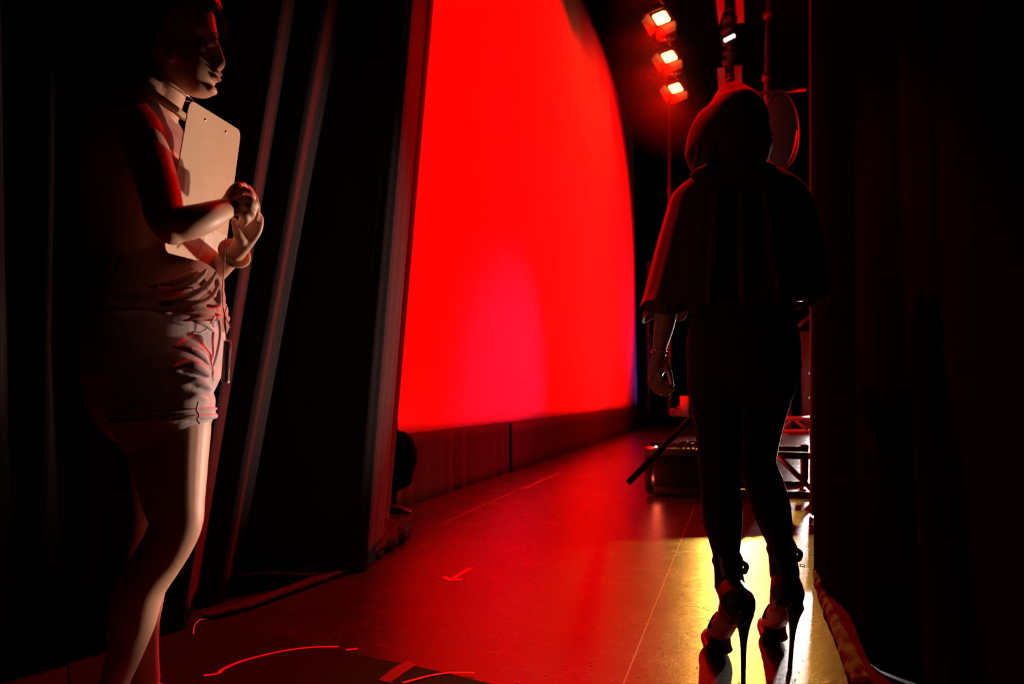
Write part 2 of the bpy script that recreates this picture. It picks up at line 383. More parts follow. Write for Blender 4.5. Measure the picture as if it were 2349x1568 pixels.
# ------------------------------------------------------------------ lamp batten
bm = new(); rod(bm, cyc(LAMP_S[0] + 1.0, BAT_Z + .28, BAT_OFF), cyc(-6, BAT_Z + .28, BAT_OFF), .025)
tag(link('lighting_pipe', bm, 'steel'), 'horizontal lighting pipe above the row of red lamps', 'pipe')
bm = new()
ang = math.atan2(N.y, N.x)
names = {0: 'farthest', 1: 'middle', 2: 'nearest'}
def batten_lamp(s, label):
    c = cyc(s, BAT_Z, BAT_OFF)
    t = thing('stage_lamp', label, 'lamp', c, 'red lamps on the overhead pipe')
    rot = rotz(ang)
    ax = (T*-.45 - N*.25 + V((0, 0, -.86))).normalized()           # direction the mouth faces
    q = ax.to_track_quat('-Z', 'Y').to_matrix()
    bm = new(); box(bm, c + q @ V((0, 0, .08)), V((.36, .30, .22)), q, .04); box(bm, c + q @ V((0, 0, .20)), V((.24, .2, .08)), q, .03)
    link('housing', bm, 'black', t)
    bm = new()
    box(bm, c + q @ V((0, 0, -.05)), V((.25, .20, .05)), q, .022); link('lens', bm, 'lens', t)
    bm = new()
    for sx, sy, w, h in ((0, .16, .36, .01), (0, -.16, .36, .01), (.19, 0, .01, .30), (-.19, 0, .01, .30)):
        tilt = Matrix.Rotation((.5 if sy > 0 else -.5) if sy else 0, 3, 'X') @ Matrix.Rotation((-.5 if sx > 0 else .5) if sx else 0, 3, 'Y')
        box(bm, c + q @ V((sx*1.12, sy*1.15, -.10)), V((w, h, .17)), q @ tilt)
    link('barn_doors', bm, 'redtint', t, smooth=False)
    bm = new()
    for sgn in (-1, 1): rod(bm, c + q @ V((sgn*.2, 0, .05)), c + V((0, 0, .28)) + (q @ V((sgn*.2, 0, 0))), .012)
    rod(bm, c + V((0, 0, .28)) + (q @ V((-.2, 0, 0))), c + V((0, 0, .28)) + (q @ V((.2, 0, 0))), .012)
    link('yoke', bm, 'steel', t)
    return t
for i, s in enumerate(LAMP_S[:3]):
    vis = {0: 'glowing red stage lamp overhead, lowest and farthest of the row of three', 1: 'glowing red stage lamp overhead, between two others of its row', 2: 'glowing red stage lamp overhead, highest and nearest of the row of three'}
    batten_lamp(s, vis.get(i, 'red stage lamp on the overhead pipe, above the top edge of the photo'))
# gel scroller boxes / cable loops between the lamps
for k in (0, 1, 2):
    s = LAMP_S[k] - .73
    c = cyc(s, BAT_Z + .12, BAT_OFF)
    bm = new(); box(bm, c, V((.34, .24, .30)), rotz(ang), .03)
    tube(bm, [c + V((-.15, -.3, .1)), c + V((-.05, -.2, -.2)), c + V((.1, .1, -.22)), c + V((.15, .35, .1))], .02)
    tag(link('dimmer_box', bm, 'redtint'), ['red-lit box with cable loop between the lowest two red lamps', 'red-lit box with cable loop between the upper two red lamps', 'red-lit box above the highest red lamp'][k], 'box')

# ------------------------------------------------------------------ hanging boom with white LED and four red-lit panels
D = 13.0
t = boom = thing('hanging_boom', 'dark hanging lighting boom with four red-lit panels above the hooded head', 'boom', P(1676, 260, D))
bm = new(); rod(bm, P(1676, 190, D), P(1668, -80, D), .045)
for y in (20, 60, 120, 165): rod(bm, P(1660, y, D), P(1690, y+4, D), .05)
link('pole', bm, 'black', t)
bm = new()
bm.free()
for y in (45, 70, 140):
    bm = new(); box(bm, P(1674 + random.uniform(-4, 4), y, D - .1), V((.24, .2, .16)), rotz(.3), .03); link('fixture_body', bm, 'black', t)
t = thing('led_lamp', 'small cluster of white LEDs shining on the hanging boom', 'lamp', P(1672, 92, D - .3))
bm = new(); 
for k in range(4): ell(bm, P(1664 + k*6.2, 92 - k*3.2, D - .35), (.030, .022, .036))
link('led_cluster', bm, 'led', t)
bm = new(); box(bm, P(1673, 90, D - .2), V((.26, .14, .16)), Matrix.Rotation(-.4, 3, 'Y'), .02); link('housing', bm, 'black', t)
def panel(corners, d, label):
    bm = new(); f = [bm.verts.new(P(x, y, d)) for x, y in corners]; f2 = [bm.verts.new(P(x, y, d + .04)) for x, y in corners]
    bm.faces.new(f); bm.faces.new(f2[::-1])
    for k in range(4): bm.faces.new((f[k], f2[k], f2[(k+1) % 4], f[(k+1) % 4]))
    o = link('panel', bm, 'panel', boom, smooth=False); o['label'] = label
panel(((1637, -40), (1660, -40), (1662, 20), (1649, 58)), D - .1, 'red-lit hanging panel tapering to a point, upper left of the boom')
panel(((1684, -40), (1704, -40), (1707, 51), (1690, 54)), D - .1, 'red-lit hanging rectangle, upper right of the boom')
panel(((1645, 156), (1663, 154), (1664, 205), (1648, 215)), D - .1, 'red-lit hanging rectangle just above the hood, lower left of the boom')
panel(((1684, 152), (1702, 150), (1702, 222), (1688, 210)), D - .1, 'red-lit hanging rectangle just above the hood, lower right of the boom')
lamp('boom_red_light', 'SPOT', (3.2, 8.4, 6.0), 480, RED, P(1672, 60, D), .1, 15, .3)  # unseen red spot brightening the boom panels
# vertical pipes
def vpipe(px0, py0, px1, py1, d, r, m, label):
    bm = new(); rod(bm, P(px0, py0, d), P(px1, py1, d), r)
    for k in range(3):
        q = P(px0, py0, d).lerp(P(px1, py1, d), .2 + .3*k); rod(bm, q - V((0, 0, .05)), q + V((0, 0, .05)), r*1.7)
    tag(link('pipe', bm, m), label, 'pipe')
vpipe(1536, -60, 1536, 952, 17.5, .035, 'paleflat', 'thin vertical pipe hanging below the lowest red lamp')
vpipe(1487, 600, 1487, 945, 19.0, .035, 'paleflat', 'thin vertical pipe beside the far edge of the red screen')
vpipe(1765, -60, 1757, 420, 11.5, .05, 'steel', 'dark red-lit vertical pipe right of the hooded head')
# faint grey dish and bar
D = 9.0
t = thing('round_reflector', 'faint large grey disc behind the hooded head', 'disc', P(1790, 386, D))
bm = new(); 
m4 = Matrix.Translation(P(1790, 300, D)) @ Matrix.Rotation(.08, 4, 'Y') @ Matrix.Diagonal((.20, .05, .46, 1))
bmesh.ops.create_uvsphere(bm, u_segments=40, v_segments=24, radius=1, matrix=m4); link('disc', bm, 'dish', t)
bm = new(); rings = [P(1790, 300, D) + V((.205*math.cos(a), -.02, .47*math.sin(a))) for a in [2*PI*k/40 for k in range(41)]]
tube(bm, rings, .012, 8, 1); link('rim', bm, 'dish', t)
bm = new(); rod(bm, P(1718, 216, D), P(1848, 205, D), .022); tag(link('cross_bar', bm, 'dish'), 'faint grey horizontal bar above the round disc', 'bar')
lamp('added_dish_light', 'SPOT', (2.6, 5.2, 2.4), 16, (1, .85, .82), P(1790, 330, D), .1, 22, 1)  # unseen warm spot added to lift the disc to grey

# ------------------------------------------------------------------ things on the stage floor
# low metal frame with equipment case
D = 6.1
t = thing('frame_cart', 'low metal frame cart lying across the stage behind the legs', 'cart', G(1670, 1135))
def bar(bm, a, b, s): 
    a, b = V(a), V(b); q = (b - a).to_track_quat('X', 'Z').to_matrix(); box(bm, (a+b)/2, V(((b-a).length, s, s)), q, s*.15)
yb, yt = 1130, 1040
for nm, y0 in (('bottom_rail', yb), ('top_rail', yt)):
    bm = new(); x0 = 1484 if nm == 'bottom_rail' else 1484
    bar(bm, P(x0, y0 - 6, D), P(1885, y0 + 6, D), .055); link(nm, bm, 'steel', t, smooth=False)
    bm = new(); bar(bm, P(x0, y0 - 6, D) + V((.15, .75, 0)), P(1885, y0 + 6, D) + V((.15, .75, 0)), .055); link(nm, bm, 'steel', t, smooth=False)
for x in (1489, 1885):
    for dy in (0, .75):
        bm = new(); bar(bm, P(x, 1136, D) + V((.2*dy, dy, .03)), P(x, 1032, D) + V((.2*dy, dy, 0)), .06); link('post', bm, 'steel', t, smooth=False)
bm = new(); rod(bm, P(1785, 1046, D - .03), P(1864, 1124, D - .03), .022); link('brace', bm, 'metal', t)
t = thing('equipment_case', 'dark equipment case with cables sitting in the metal frame', 'case', P(1560, 1110, D + .3))
bm = new(); a = P(1505, 1122, D + .07); b = P(1778, 1036, D + .07)
box(bm, V(((a.x+b.x)/2, D + .34, (a.z+b.z)/2)), V((b.x-a.x, .5, b.z-a.z)), None, .02); link('body', bm, 'black', t, smooth=False)
bm = new(); bar(bm, V((a.x, D + .08, b.z)), V((b.x, D + .08, b.z)), .03); link('lid_edge', bm, 'redtint', t, smooth=False)
bm = new()
for k in range(11):  # loops hidden behind the legs are added for a wavy shadow edge
    x = 1530 + k*20; hh_ = 8*math.sin(k*1.1) + 6*fz(k*1.3)
    tube(bm, [P(x, 1040, D + .2), P(x + 8, 1022 - hh_, D + .2), P(x + 26, 1020 - hh_, D + .22), P(x + 40, 1038, D + .25)], .011)
link('cable', bm, 'plastic', t)
t = thing('corner_unit', 'small case corner unit with red top at the left end of the metal frame', 'lamp', P(1495, 1030, D - .06))
bm = new(); loft(bm, [(P(1491, 1118, D - .09), .032, .032), (P(1492, 1040, D - .09), .030, .030)], 16, 2); link('body', bm, 'steel', t)
bm = new(); ell(bm, P(1491, 1029, D - .09), (.038, .038, .020)); link('cap', bm, 'redtint', t)
bm = new(); ell(bm, P(1505, 1024, D - .07), (.010, .01, .008)); link('bulb', bm, 'led', t)
lamp('corner_red_light', 'POINT', P(1500, 1012, D - .15), .9, (1, .1, .05), None, .02)  # unseen red point light just above the corner unit
lamp('corner_low_red_light', 'POINT', P(1506, 1098, D - .12), .5, (1, .1, .05), None, .02)  # unseen red point light low beside the corner unit
# leaning pole
bm = new(); rod(bm, P(1442, 1106, 5.75), P(1600, 944, 6.05), .024)
bm2 = new()
tag(link('pole', bm, 'wall'), 'black pole leaning diagonally over the case, left of the legs', 'pole')
# white box truss far off
D = 16.0
M['white_paint'] = mat('white_paint', (.75, .72, .7), .4)
t = thing('box_truss', 'white-lit box truss lying on the far stage floor', 'truss', P(1820, 995, D))
for nm, y, dd in (('chord', 960, 0), ('chord', 990, 0), ('chord', 960, .3), ('chord', 990, .3)):
    bm = new(); rod(bm, P(1640, y, D) + V((0, dd, 0)), P(1960, y, D) + V((0, dd, 0)), .042); link(nm, bm, 'white_paint', t)
bm = new(); x = 1640
k = 0
while x < 1950:
    y0, y1 = (960, 990) if k % 2 else (990, 960)
    rod(bm, P(x, y0, D), P(x + 36, y1, D), .026)
    x += 36; k += 1
link('lattice', bm, 'white_paint', t)
# far background bits between the body and the right curtain
D = 18
for x0, x1, y0, y1, lb in ((1792, 1812, 855, 945, 'dim brownish upright panel far off, low beside the thigh'), (1838, 1856, 760, 815, 'small dim pale panel far off beside the right curtain, upper one'), (1858, 1872, 850, 930, 'small dim pale panel far off beside the right curtain, lower one')):
    bm = new(); a = P(x0, y1, D); b = P(x1, y0, D)
    box(bm, V(((a.x+b.x)/2, D, b.z/2)), V((b.x-a.x, .1, b.z)), None, .02); tag(link('scenery_panel', bm, 'paleflat', smooth=False), lb, 'panel')
for y, lb in ((856, 'tiny white lamp far off beside the right curtain, upper of two'), (912, 'tiny white lamp far off beside the right curtain, lower of two')):
    t = thing('small_lamp', lb, 'lamp', P(1861, y, D - .3)); bm = new(); ell(bm, P(1861, y, D - .3), (.045, .03, .03)); link('bulb', bm, 'led', t)
    bm = new(); rod(bm, P(1861, y, D - .3), P(1861, y, 17.95), .02); link('holder', bm, 'black', t)
D = 17
t = thing('lamp_tower', 'dark tower far off holding two tiny white lamps', 'tower', V((P(1861, 985, 17.9).x, 17.85, 0))); bm = new()
for dx in (-.15, .15): rod(bm, V((P(1864, 0, 17.9).x + dx, 17.9, 0)), V((P(1864, 0, 17.9).x + dx, 17.9, 3.2)), .03)
link('pole', bm, 'black', t)
bm = new(); rod(bm, P(1812, 765, 17.7), P(1872, 715, 17.8), .05); tag(link('slanted_bar', bm, 'paleflat'), 'pale slanted bar far off below the cape, next to the right curtain', 'bar')
# far end: pink cylinder and small round device
bm = new(); c = P(1570, 955, 15.5); rod(bm, c, P(1570, 908, 15.5), .085, 24); tag(link('canister', bm, 'panel'), 'pale pink-lit canister on the stage beside the left thigh', 'canister')
t = thing('floor_device', 'small dark floor device with a round white lamp, left of the pink canister', 'device', G(1548, 958))
bm = new(); c = P(1552, 946, 15.2); box(bm, c, V((.24, .2, .14)), None, .02); link('body', bm, 'greymetal', t, smooth=False)
bm = new(); ell(bm, P(1543, 942, 15.0), (.055, .04, .055)); link('round_lamp', bm, 'paleflat', t)
bm = new(); ell(bm, P(1558, 934, 15.2), (.04, .03, .03)); link('red_cap', bm, 'redtint', t)

# ------------------------------------------------------------------ floor marks
def strip(pix, w, name, m, label, cat, group=None, h=.0015, z=0.001, sub=4):
    g = [(G(x, y),) for x, y in pix]
    pts = [q[0] for q in (spl(g, sub) if len(g) > 2 else g)]
    bm = new(); L = []
    for i, p in enumerate(pts):
        tg = (pts[min(i+1, len(pts)-1)] - pts[max(i-1, 0)]).normalized(); n = V((-tg.y, tg.x, 0))*w/2
        L.append([bm.verts.new(p + n + V((0, 0, z))), bm.verts.new(p - n + V((0, 0, z))), bm.verts.new(p - n + V((0, 0, z + h))), bm.verts.new(p + n + V((0, 0, z + h)))])
    for a, b in zip(L, L[1:]):
        for k in range(4): bm.faces.new((a[k], a[(k+1) % 4], b[(k+1) % 4], b[k]))
    bm.faces.new(L[0][::-1]); bm.faces.new(L[-1])
    return tag(link(name, bm, m, smooth=False), label, cat, group) if label else bm
def poly(pix, name, m, label, cat, h=.0015, z=0.001, group=None, kind=None):
    bm = new(); a = [bm.verts.new(G(x, y) + V((0, 0, z))) for x, y in pix]; b = [bm.verts.new(v.co + V((0, 0, h))) for v in a]
    bm.faces.new(a); bm.faces.new(b[::-1]); n = len(a)
    for k in range(n): bm.faces.new((a[k], b[k], b[(k+1) % n], a[(k+1) % n]))
    o = link(name, bm, m, smooth=False)
    if kind: o['kind'] = kind
    else: tag(o, label, cat, group)
    return o
poly([(1014, 1324), (1024, 1322), (1033, 1328), (1074, 1302), (1085, 1304), (1046, 1327), (1061, 1328), (1060, 1332), (1027, 1333)], 'tape_arrow', 'tape',
     'red-lit arrow of pale tape on the stage floor', 'tape arrow')
carp = poly([(430, 1414), (560, 1440), (700, 1474), (820, 1505), (1000, 1542), (1180, 1585), (1230, 1700), (900, 1900), (200, 1900), (150, 1470)], 'floor_mat', 'carpet',
     'rough black mat on the floor in the bottom left corner', 'mat', h=.006, z=.0)
strip([(467, 1555), (500, 1550), (512, 1540), (560, 1520), (640, 1500), (710, 1490), (776, 1488)], .012, 'floor_tape', 'tape', 'long curved strip of bright red-lit pale tape on the black mat', 'tape', z=.0065)
strip([(794, 1492), (821, 1489)], .014, 'floor_tape', 'tape', 'short stub of red-lit pale tape at the end of the long curved strip', 'tape', z=.0015)
strip([(925, 1572), (980, 1557), (1030, 1549), (1088, 1549)], .012, 'floor_tape', 'tape', 'red-lit pale tape strip at the bottom edge of the photo', 'tape', z=.0068)
poly([(868, 1565), (905, 1535), (935, 1521), (955, 1530), (925, 1550), (895, 1572)], 'loose_tape', 'tape2', 'dull translucent tape patch curling off the mat edge', 'tape', z=.007, h=.001)
seam_mat = mat('floor_seam', (.30, .22, .15), .4, spec=.6)
o = strip([(1425, 1580), (1470, 1468), (1530, 1319), (1592, 1165)], .004, 'floor_seam', seam_mat, 'thin pale joint line running along the stage floor', 'floor joint', z=.0003, h=.0004)
o = strip([(1196, 1122), (1283, 1084)], .012, 'floor_scratch', seam_mat, 'thin pale scratch on the floor near the screen skirt', 'scratch', z=.0003, h=.0004)
o = strip([(1020, 1198), (1120, 1153), (1180, 1127)], .006, 'floor_scratch', seam_mat, 'faint long pale scratch on the floor in front of the pleated skirt', 'scratch', z=.0003, h=.0004)
bm = new(); tube(bm, [G(443, 1462) + V((0, 0, .012)), G(446, 1448) + V((0, 0, .02)), G(458, 1436) + V((0, 0, .022)), G(470, 1428) + V((0, 0, .012))], .0022)
tag(link('bent_wire', bm, 'wire'), 'short pale bent wire lying by the curtain foot', 'wire')
random.seed(11)
bm = new()
for k in range(420):
    x = random.uniform(560, 1850); y = random.uniform(1130, 1568)
    if x < 900 and y < 1430: continue
    if y > 1470 + (x - 560)*.22 - 40 and x < 1150: continue
    p = G(x, y) + V((0, 0, .0012)); a = random.uniform(0, PI); l = random.uniform(.001, .004) * (3 if random.random() < .05 else 1); wd = random.uniform(.0006, .0014)
    box(bm, p, V((l*2, wd*2, .001)), rotz(a))
tag(link('floor_debris', bm, 'debris', smooth=False), 'scattered pale dust flecks and fibres over the stage floor', 'debris', kind='stuff')

# ------------------------------------------------------------------ standing woman with clipboard (faces +x)
DW = 1.78
W1 = thing('person', 'woman in profile in pink sleeveless top and pale shorts holding a clipboard', 'person', (G(330, 1690).x, DW, 0))
MPP = lambda d: d/F                                    # metres per pixel at depth d
def st(px, py, d, rx, ry): return (P(px, py, d), rx*d/F, ry)   # rx in pixels, ry in metres
bm = new()
# torso (slim, under clothing)
loft(bm, [st(330, 930, 1.80, 95, .14), st(352, 850, 1.80, 118, .155), st(368, 760, 1.80, 118, .145), st(368, 690, 1.80, 105, .125), st(352, 600, 1.79, 96, .125), st(335, 500, 1.79, 100, .14),
          st(322, 400, 1.79, 98, .15), st(322, 310, 1.79, 85, .155), st(340, 250, 1.79, 55, .12), st(362, 222, 1.79, 40, .06)], 32, 5)
# neck
loft(bm, [st(350, 275, 1.80, 52, .060), st(372, 225, 1.80, 46, .052), st(388, 185, 1.80, 44, .050), st(398, 140, 1.80, 46, .052)], 24, 5)
# head: rings from crown to chin
hd = [(-34, 425, 365, .018), (-26, 450, 338, .045), (-5, 474, 312, .064), (22, 489, 300, .0735), (50, 496, 296, .077), (72, 499, 296, .077), (97, 494, 300, .075), (115, 495, 308, .072),
      (135, 496, 325, .069), (152, 497, 345, .065), (168, 498, 362, .060), (184, 494, 380, .053), (197, 491, 396, .045), (208, 490, 414, .036), (217, 485, 432, .024), (221, 474, 446, .012)]
DH = 1.80
def head_rings(bm, hd, seg=48, mod=None, sub=4):
    pts = spl([(float(a), float(b), float(c), float(d)) for a, b, c, d in hd], sub); rings = []
    for (py, xf, xb, hw) in pts:
        cx = (xf + xb)/2; a = (xf - xb)/2*DH/F; c = P(cx, py, DH); ring = []
        for k in range(seg):
            th = 2*PI*k/seg; co, si = math.cos(th), math.sin(th)
            wf = 1 - .16*max(0, co)**2 + .05*max(0, -co)
            x, y = a*co, hw*si*wf
            if mod: x, y = mod(x, y, py, th, a, hw)
            ring.append(bm.verts.new(c + V((x, y, 0))))
        rings.append(ring)
    for r0, r1 in zip(rings, rings[1:]):
        for k in range(seg): bm.faces.new((r0[k], r0[(k+1) % seg], r1[(k+1) % seg], r1[k]))
    bm.faces.new(rings[0][::-1]); bm.faces.new(rings[-1])
def face(x, y, py, th, a, hw):
    f = 0
    tt = (th + PI) % (2*PI) - PI
    f -= .0075*math.exp(-((py-99)/11)**2 - ((abs(tt)-.50)/.20)**2)        # eye sockets
    f += .003*math.exp(-((py-80)/8)**2 - ((abs(tt)-.45)/.3)**2)          # brows
    f += .004*math.exp(-((py-128)/14)**2 - ((abs(tt)-.62)/.25)**2)       # cheeks
    f -= .004*math.exp(-((py-193)/5)**2 - (tt/.5)**2)                    # chin dent
    f += .004*math.exp(-((py-209)/7)**2 - (tt/.45)**2)                   # chin
    f += .003*math.exp(-((py-166)/9)**2 - (tt/.4)**2)                    # muzzle
    l = math.hypot(x, y) or 1
    return x + f*x/l, y + f*y/l
head_rings(bm, hd, mod=face)
loft(bm, [st(493, 88, DH, 7, .007), st(495, 104, DH, 10, .0075), st(499, 125, DH, 13, .009), st(503, 142, DH, 14.5, .0115), st(502, 151, DH, 13, .012)], 16, 4, ref=V((0, 1, 0)))
for s in (-1, 1): ell(bm, P(499, 151, DH + s*.011), (.011, .007, .0075), 12)
ell(bm, P(496, 169, DH), (.0115, .020, .0052), 16); ell(bm, P(494, 181, DH), (.0115, .018, .0058), 16)
ell(bm, P(486, 207, DH), (.012, .02, .011), 16)
for s in (-1, 1):                                                       # ears and eyelids
    ell(bm, P(392, 118, DH + s*.068), (.014, .006, .026), 14)
    ell(bm, P(486, 97, DH + s*.030), (.012, .015, .0085), 14)
# near (right) arm
loft(bm, [st(300, 262, 1.655, 44, .045), st(322, 300, 1.635, 50, .050), st(345, 370, 1.60, 49, .046), st(366, 440, 1.57, 46, .043), st(380, 500, 1.545, 42, .040), st(394, 530, 1.54, 32, .038)], 24, 5)
loft(bm, [st(398, 520, 1.54, 34, .037), st(430, 512, 1.55, 40, .037), st(470, 500, 1.575, 35, .034), st(500, 487, 1.61, 28, .028), st(522, 477, 1.64, 24, .022)], 24, 5, ref=V((0, 1, 0)))
# palm + fingers of the right hand, closed round the left hand
loft(bm, [st(515, 480, 1.65, 22, .022), st(536, 468, 1.66, 30, .018), st(556, 462, 1.672, 32, .016)], 18, 5)
def chain(bm, pts, r0, r1):
    n = len(pts); rr = [r0 + (r1 - r0)*i/(n-1) for i in range(n)]
    tube(bm, [P(*p) for p in pts], 0, 12, 4, rr)
chain(bm, [(540, 446, 1.66), (560, 437, 1.655), (577, 446, 1.665), (581, 461, 1.68)], .0092, .0072)
chain(bm, [(546, 458, 1.65), (568, 456, 1.64), (585, 468, 1.655), (583, 484, 1.675)], .0095, .0075)
chain(bm, [(546, 472, 1.65), (566, 474, 1.64), (580, 487, 1.655), (574, 501, 1.675)], .0092, .0072)
chain(bm, [(542, 484, 1.655), (558, 491, 1.645), (567, 504, 1.66), (560, 514, 1.68)], .0082, .0065)
chain(bm, [(522, 460, 1.66), (530, 441, 1.655), (543, 427, 1.66), (558, 425, 1.68)], .0115, .0085)
# far (left) arm
loft(bm, [st(350, 275, 1.945, 42, .044), st(372, 380, 1.965, 42, .042), st(400, 500, 1.97, 38, .038), st(430, 620, 1.95, 34, .034), st(446, 650, 1.93, 30, .032)], 20, 5)
loft(bm, [st(446, 652, 1.92, 30, .032), st(478, 632, 1.87, 31, .031), st(512, 605, 1.80, 25, .027), st(542, 578, 1.75, 21, .022), st(556, 560, 1.74, 22, .018)], 20, 5)
loft(bm, [st(548, 572, 1.74, 21, .018), st(562, 545, 1.735, 27, .016), st(573, 520, 1.73, 31, .015), st(578, 495, 1.725, 29, .014)], 18, 5)
chain(bm, [(586, 500, 1.715), (588, 470, 1.71), (577, 442, 1.705), (560, 430, 1.69)], .0092, .0072)
chain(bm, [(582, 498, 1.73), (584, 462, 1.725), (570, 432, 1.715), (554, 427, 1.70)], .0092, .0072)
chain(bm, [(574, 498, 1.745), (572, 462, 1.74), (560, 438, 1.73), (546, 432, 1.715)], .0088, .0070)
chain(bm, [(564, 500, 1.755), (560, 470, 1.75), (549, 450, 1.74), (538, 444, 1.73)], .0078, .0062)
chain(bm, [(556, 552, 1.72), (546, 536, 1.705), (541, 520, 1.70), (538, 506, 1.69)], .0115, .0082)
# far leg (left): straight, foot flat
loft(bm, [st(372, 860, 1.87, 90, .085), st(376, 950, 1.88, 84, .085), st(376, 1050, 1.90, 74, .074), st(374, 1140, 1.91, 62, .063), st(368, 1195, 1.91, 55, .056), st(352, 1260, 1.91, 50, .05),
          st(335, 1320, 1.91, 48, .048), st(321, 1400, 1.92, 46, .046), st(327, 1454, 1.93, 35, .036), st(334, 1509, 1.94, 28, .030), st(337, 1560, 1.95, 28, .030)], 28, 5)
ell(bm, P(432, 1192, 1.68), (.022, .035, .045), 16)
fz0 = lambda x, z, y=1.95: V((P(x, 1560, 1.95).x, y, z))
loft(bm, [(fz0(312, .035), .034, .030), (fz0(335, .045), .040, .034), (fz0(370, .050), .042, .030), (fz0(410, .036), .044, .022), (fz0(455, .022), .045, .016), (fz0(480, .018), .038, .013)], 20, 5, ref=V((0, 0, 1)))
for k, (x, y) in enumerate(((500, -.030), (502, -.012), (497, .006), (490, .020), (480, .033))):
    loft(bm, [(V((fz0(468, 0).x, 1.95 + y, .018)), .010, .010), (V((fz0(x, 0).x, 1.95 + y, .012)), .009, .009)], 10, 2, ref=V((0, 0, 1)))
# near leg (right): knee bent forward, shin leaning back
loft(bm, [st(350, 860, 1.71, 106, .090), st(382, 950, 1.70, 97, .085), st(390, 1060, 1.69, 83, .074), st(398, 1140, 1.68, 69, .063), st(404, 1195, 1.675, 58, .054), st(388, 1240, 1.67, 55, .052),
          st(359, 1290, 1.67, 53, .054), st(322, 1350, 1.66, 52, .054), st(302, 1430, 1.66, 49, .048), st(285, 1500, 1.65, 38, .038), st(262, 1568, 1.65, 30, .032), st(242, 1640, 1.65, 27, .030), st(236, 1685, 1.64, 28, .030)], 28, 5)
NX = P(236, 1680, 1.64).x
loft(bm, [(V((NX - .02, 1.64, .035)), .034, .030), (V((NX + .01, 1.64, .048)), .040, .036), (V((NX + .06, 1.635, .045)), .042, .028), (V((NX + .12, 1.63, .028)), .045, .018), (V((NX + .16, 1.63, .018)), .040, .013)], 20, 5, ref=V((0, 0, 1)))
for k, (x, y) in enumerate(((.195, .030), (.197, .012), (.190, -.006), (.182, -.020), (.172, -.033))):
    loft(bm, [(V((NX + .15, 1.63 + y, .016)), .010, .010), (V((NX + x, 1.63 + y, .012)), .009, .009)], 10, 2, ref=V((0, 0, 1)))
body1 = link('body', bm, 'skin', W1, mods=REM(.0036, 5))
# lips, eyes, brows
bm = new(); ell(bm, P(498.5, 169, DH), (.0105, .017, .0042), 16); ell(bm, P(496.5, 181, DH), (.0105, .015, .0048), 16); link('lips', bm, 'lip', W1)
for s in (-1, 1):
    bm = new(); ell(bm, P(487, 98, DH + s*.030), (.0115, .0125, .0060), 16); link('eye', bm, 'iris', W1)
bm = new()
for s in (-1, 1):
    loft(bm, [(P(501, 82, DH + s*.012), .002, .002), (P(498, 77, DH + s*.026), .0025, .0028), (P(488, 77, DH + s*.042), .002, .002), (P(478, 82, DH + s*.052), .001, .001)], 8, 4)
    loft(bm, [(P(498, 97, DH + s*.022), .001, .001), (P(496, 93, DH + s*.032), .0016, .0016), (P(486, 96, DH + s*.045), .001, .001)], 8, 4)
link('eyebrows', bm, 'hair', W1)
# hair
bm = new()
def hm(x, y, py, th, a, hw):
    tt = abs((th + PI) % (2*PI) - PI)
    lim = .95 + .007*max(0, py - 20) if py > 20 else .25 + .7*max(0, (py+5))/25
    lim = min(lim, 2.1)
    k = max(0, min(1, (tt - lim)/.25 + .5)); k = k*k*(3 - 2*k)
    f = .90 + (.27 + .04*fz(th*2, py*.03))*k
    return x*f, y*f
hh = [(-58, 400, 385, .01), (-52, 440, 340, .04), (-38, 466, 300, .064), (-15, 480, 282, .078), (15, 489, 270, .082), (45, 495, 268, .082), (72, 497, 272, .080), (97, 490, 282, .078), (120, 490, 296, .072), (140, 485, 312, .062), (158, 470, 325, .045), (170, 440, 335, .03)]
head_rings(bm, hh, mod=hm)
ell(bm, P(285, 10, DH), (.070, .062, .060), 24); ell(bm, P(262, -20, DH), (.055, .05, .05), 20)
loft(bm, [(P(440, -30, DH - .02), .03, .05), (P(480, -5, DH), .022, .05), (P(494, 14, DH), .010, .035)], 16, 4)
link('hair', bm, 'hair', W1, mods=(('REMESH', dict(mode='VOXEL', voxel_size=.005, use_smooth_shade=True)), ('SMOOTH', dict(factor=.5, iterations=3))))
bm = new()
for k in range(9):
    o_ = k*1.6; y = DH + random.uniform(-.03, .03)
    tube(bm, [P(484 + o_, -2, y), P(503 + o_*.8, 18 + o_, y), P(514 + o_*.6, 50, y), P(510 + o_*.6, 80 + 2*k, y)], .0006, 5)
link('hair_strands', bm, 'hair', W1)
# sleeveless top
bm = new()
def folds(th, t):
    f = .010*math.sin(th*3 + 9*t) + .035*fz(th*1.6, t*9, 4) + (.085*(abs(math.sin(t*46 + 3.4*math.cos(th - .5) + fz(th*1.5, t*5)*3.5))**.8 - .5)*max(0, 1 - t*1.9)*(.8 + .9*fz(th*2, t*2, 9)))
    return 1 + f
TS = [st(362, 742, 1.80, 146, .160), st(363, 725, 1.80, 148, .163), st(364, 690, 1.80, 142, .155), st(360, 640, 1.80, 142, .138), st(343, 580, 1.81, 128, .130), st(322, 500, 1.81, 108, .145), st(310, 420, 1.80, 98, .158),
      st(316, 340, 1.79, 100, .168), st(322, 290, 1.79, 88, .165), st(334, 250, 1.79, 68, .135), st(348, 222, 1.79, 50, .085)]
loft(bm, TS, 96, 12, fn=folds)
ell(bm, P(380, 420, 1.76), (.05, .05, .07)); ell(bm, P(385, 420, 1.87), (.05, .055, .07))
def surf(px, py, cx, rx, ry, d0, out=1.0):
    q = max(-.999, min(.999, (px - cx)/rx)); return P(px, py, d0 - ry*out*math.sqrt(1 - q*q))
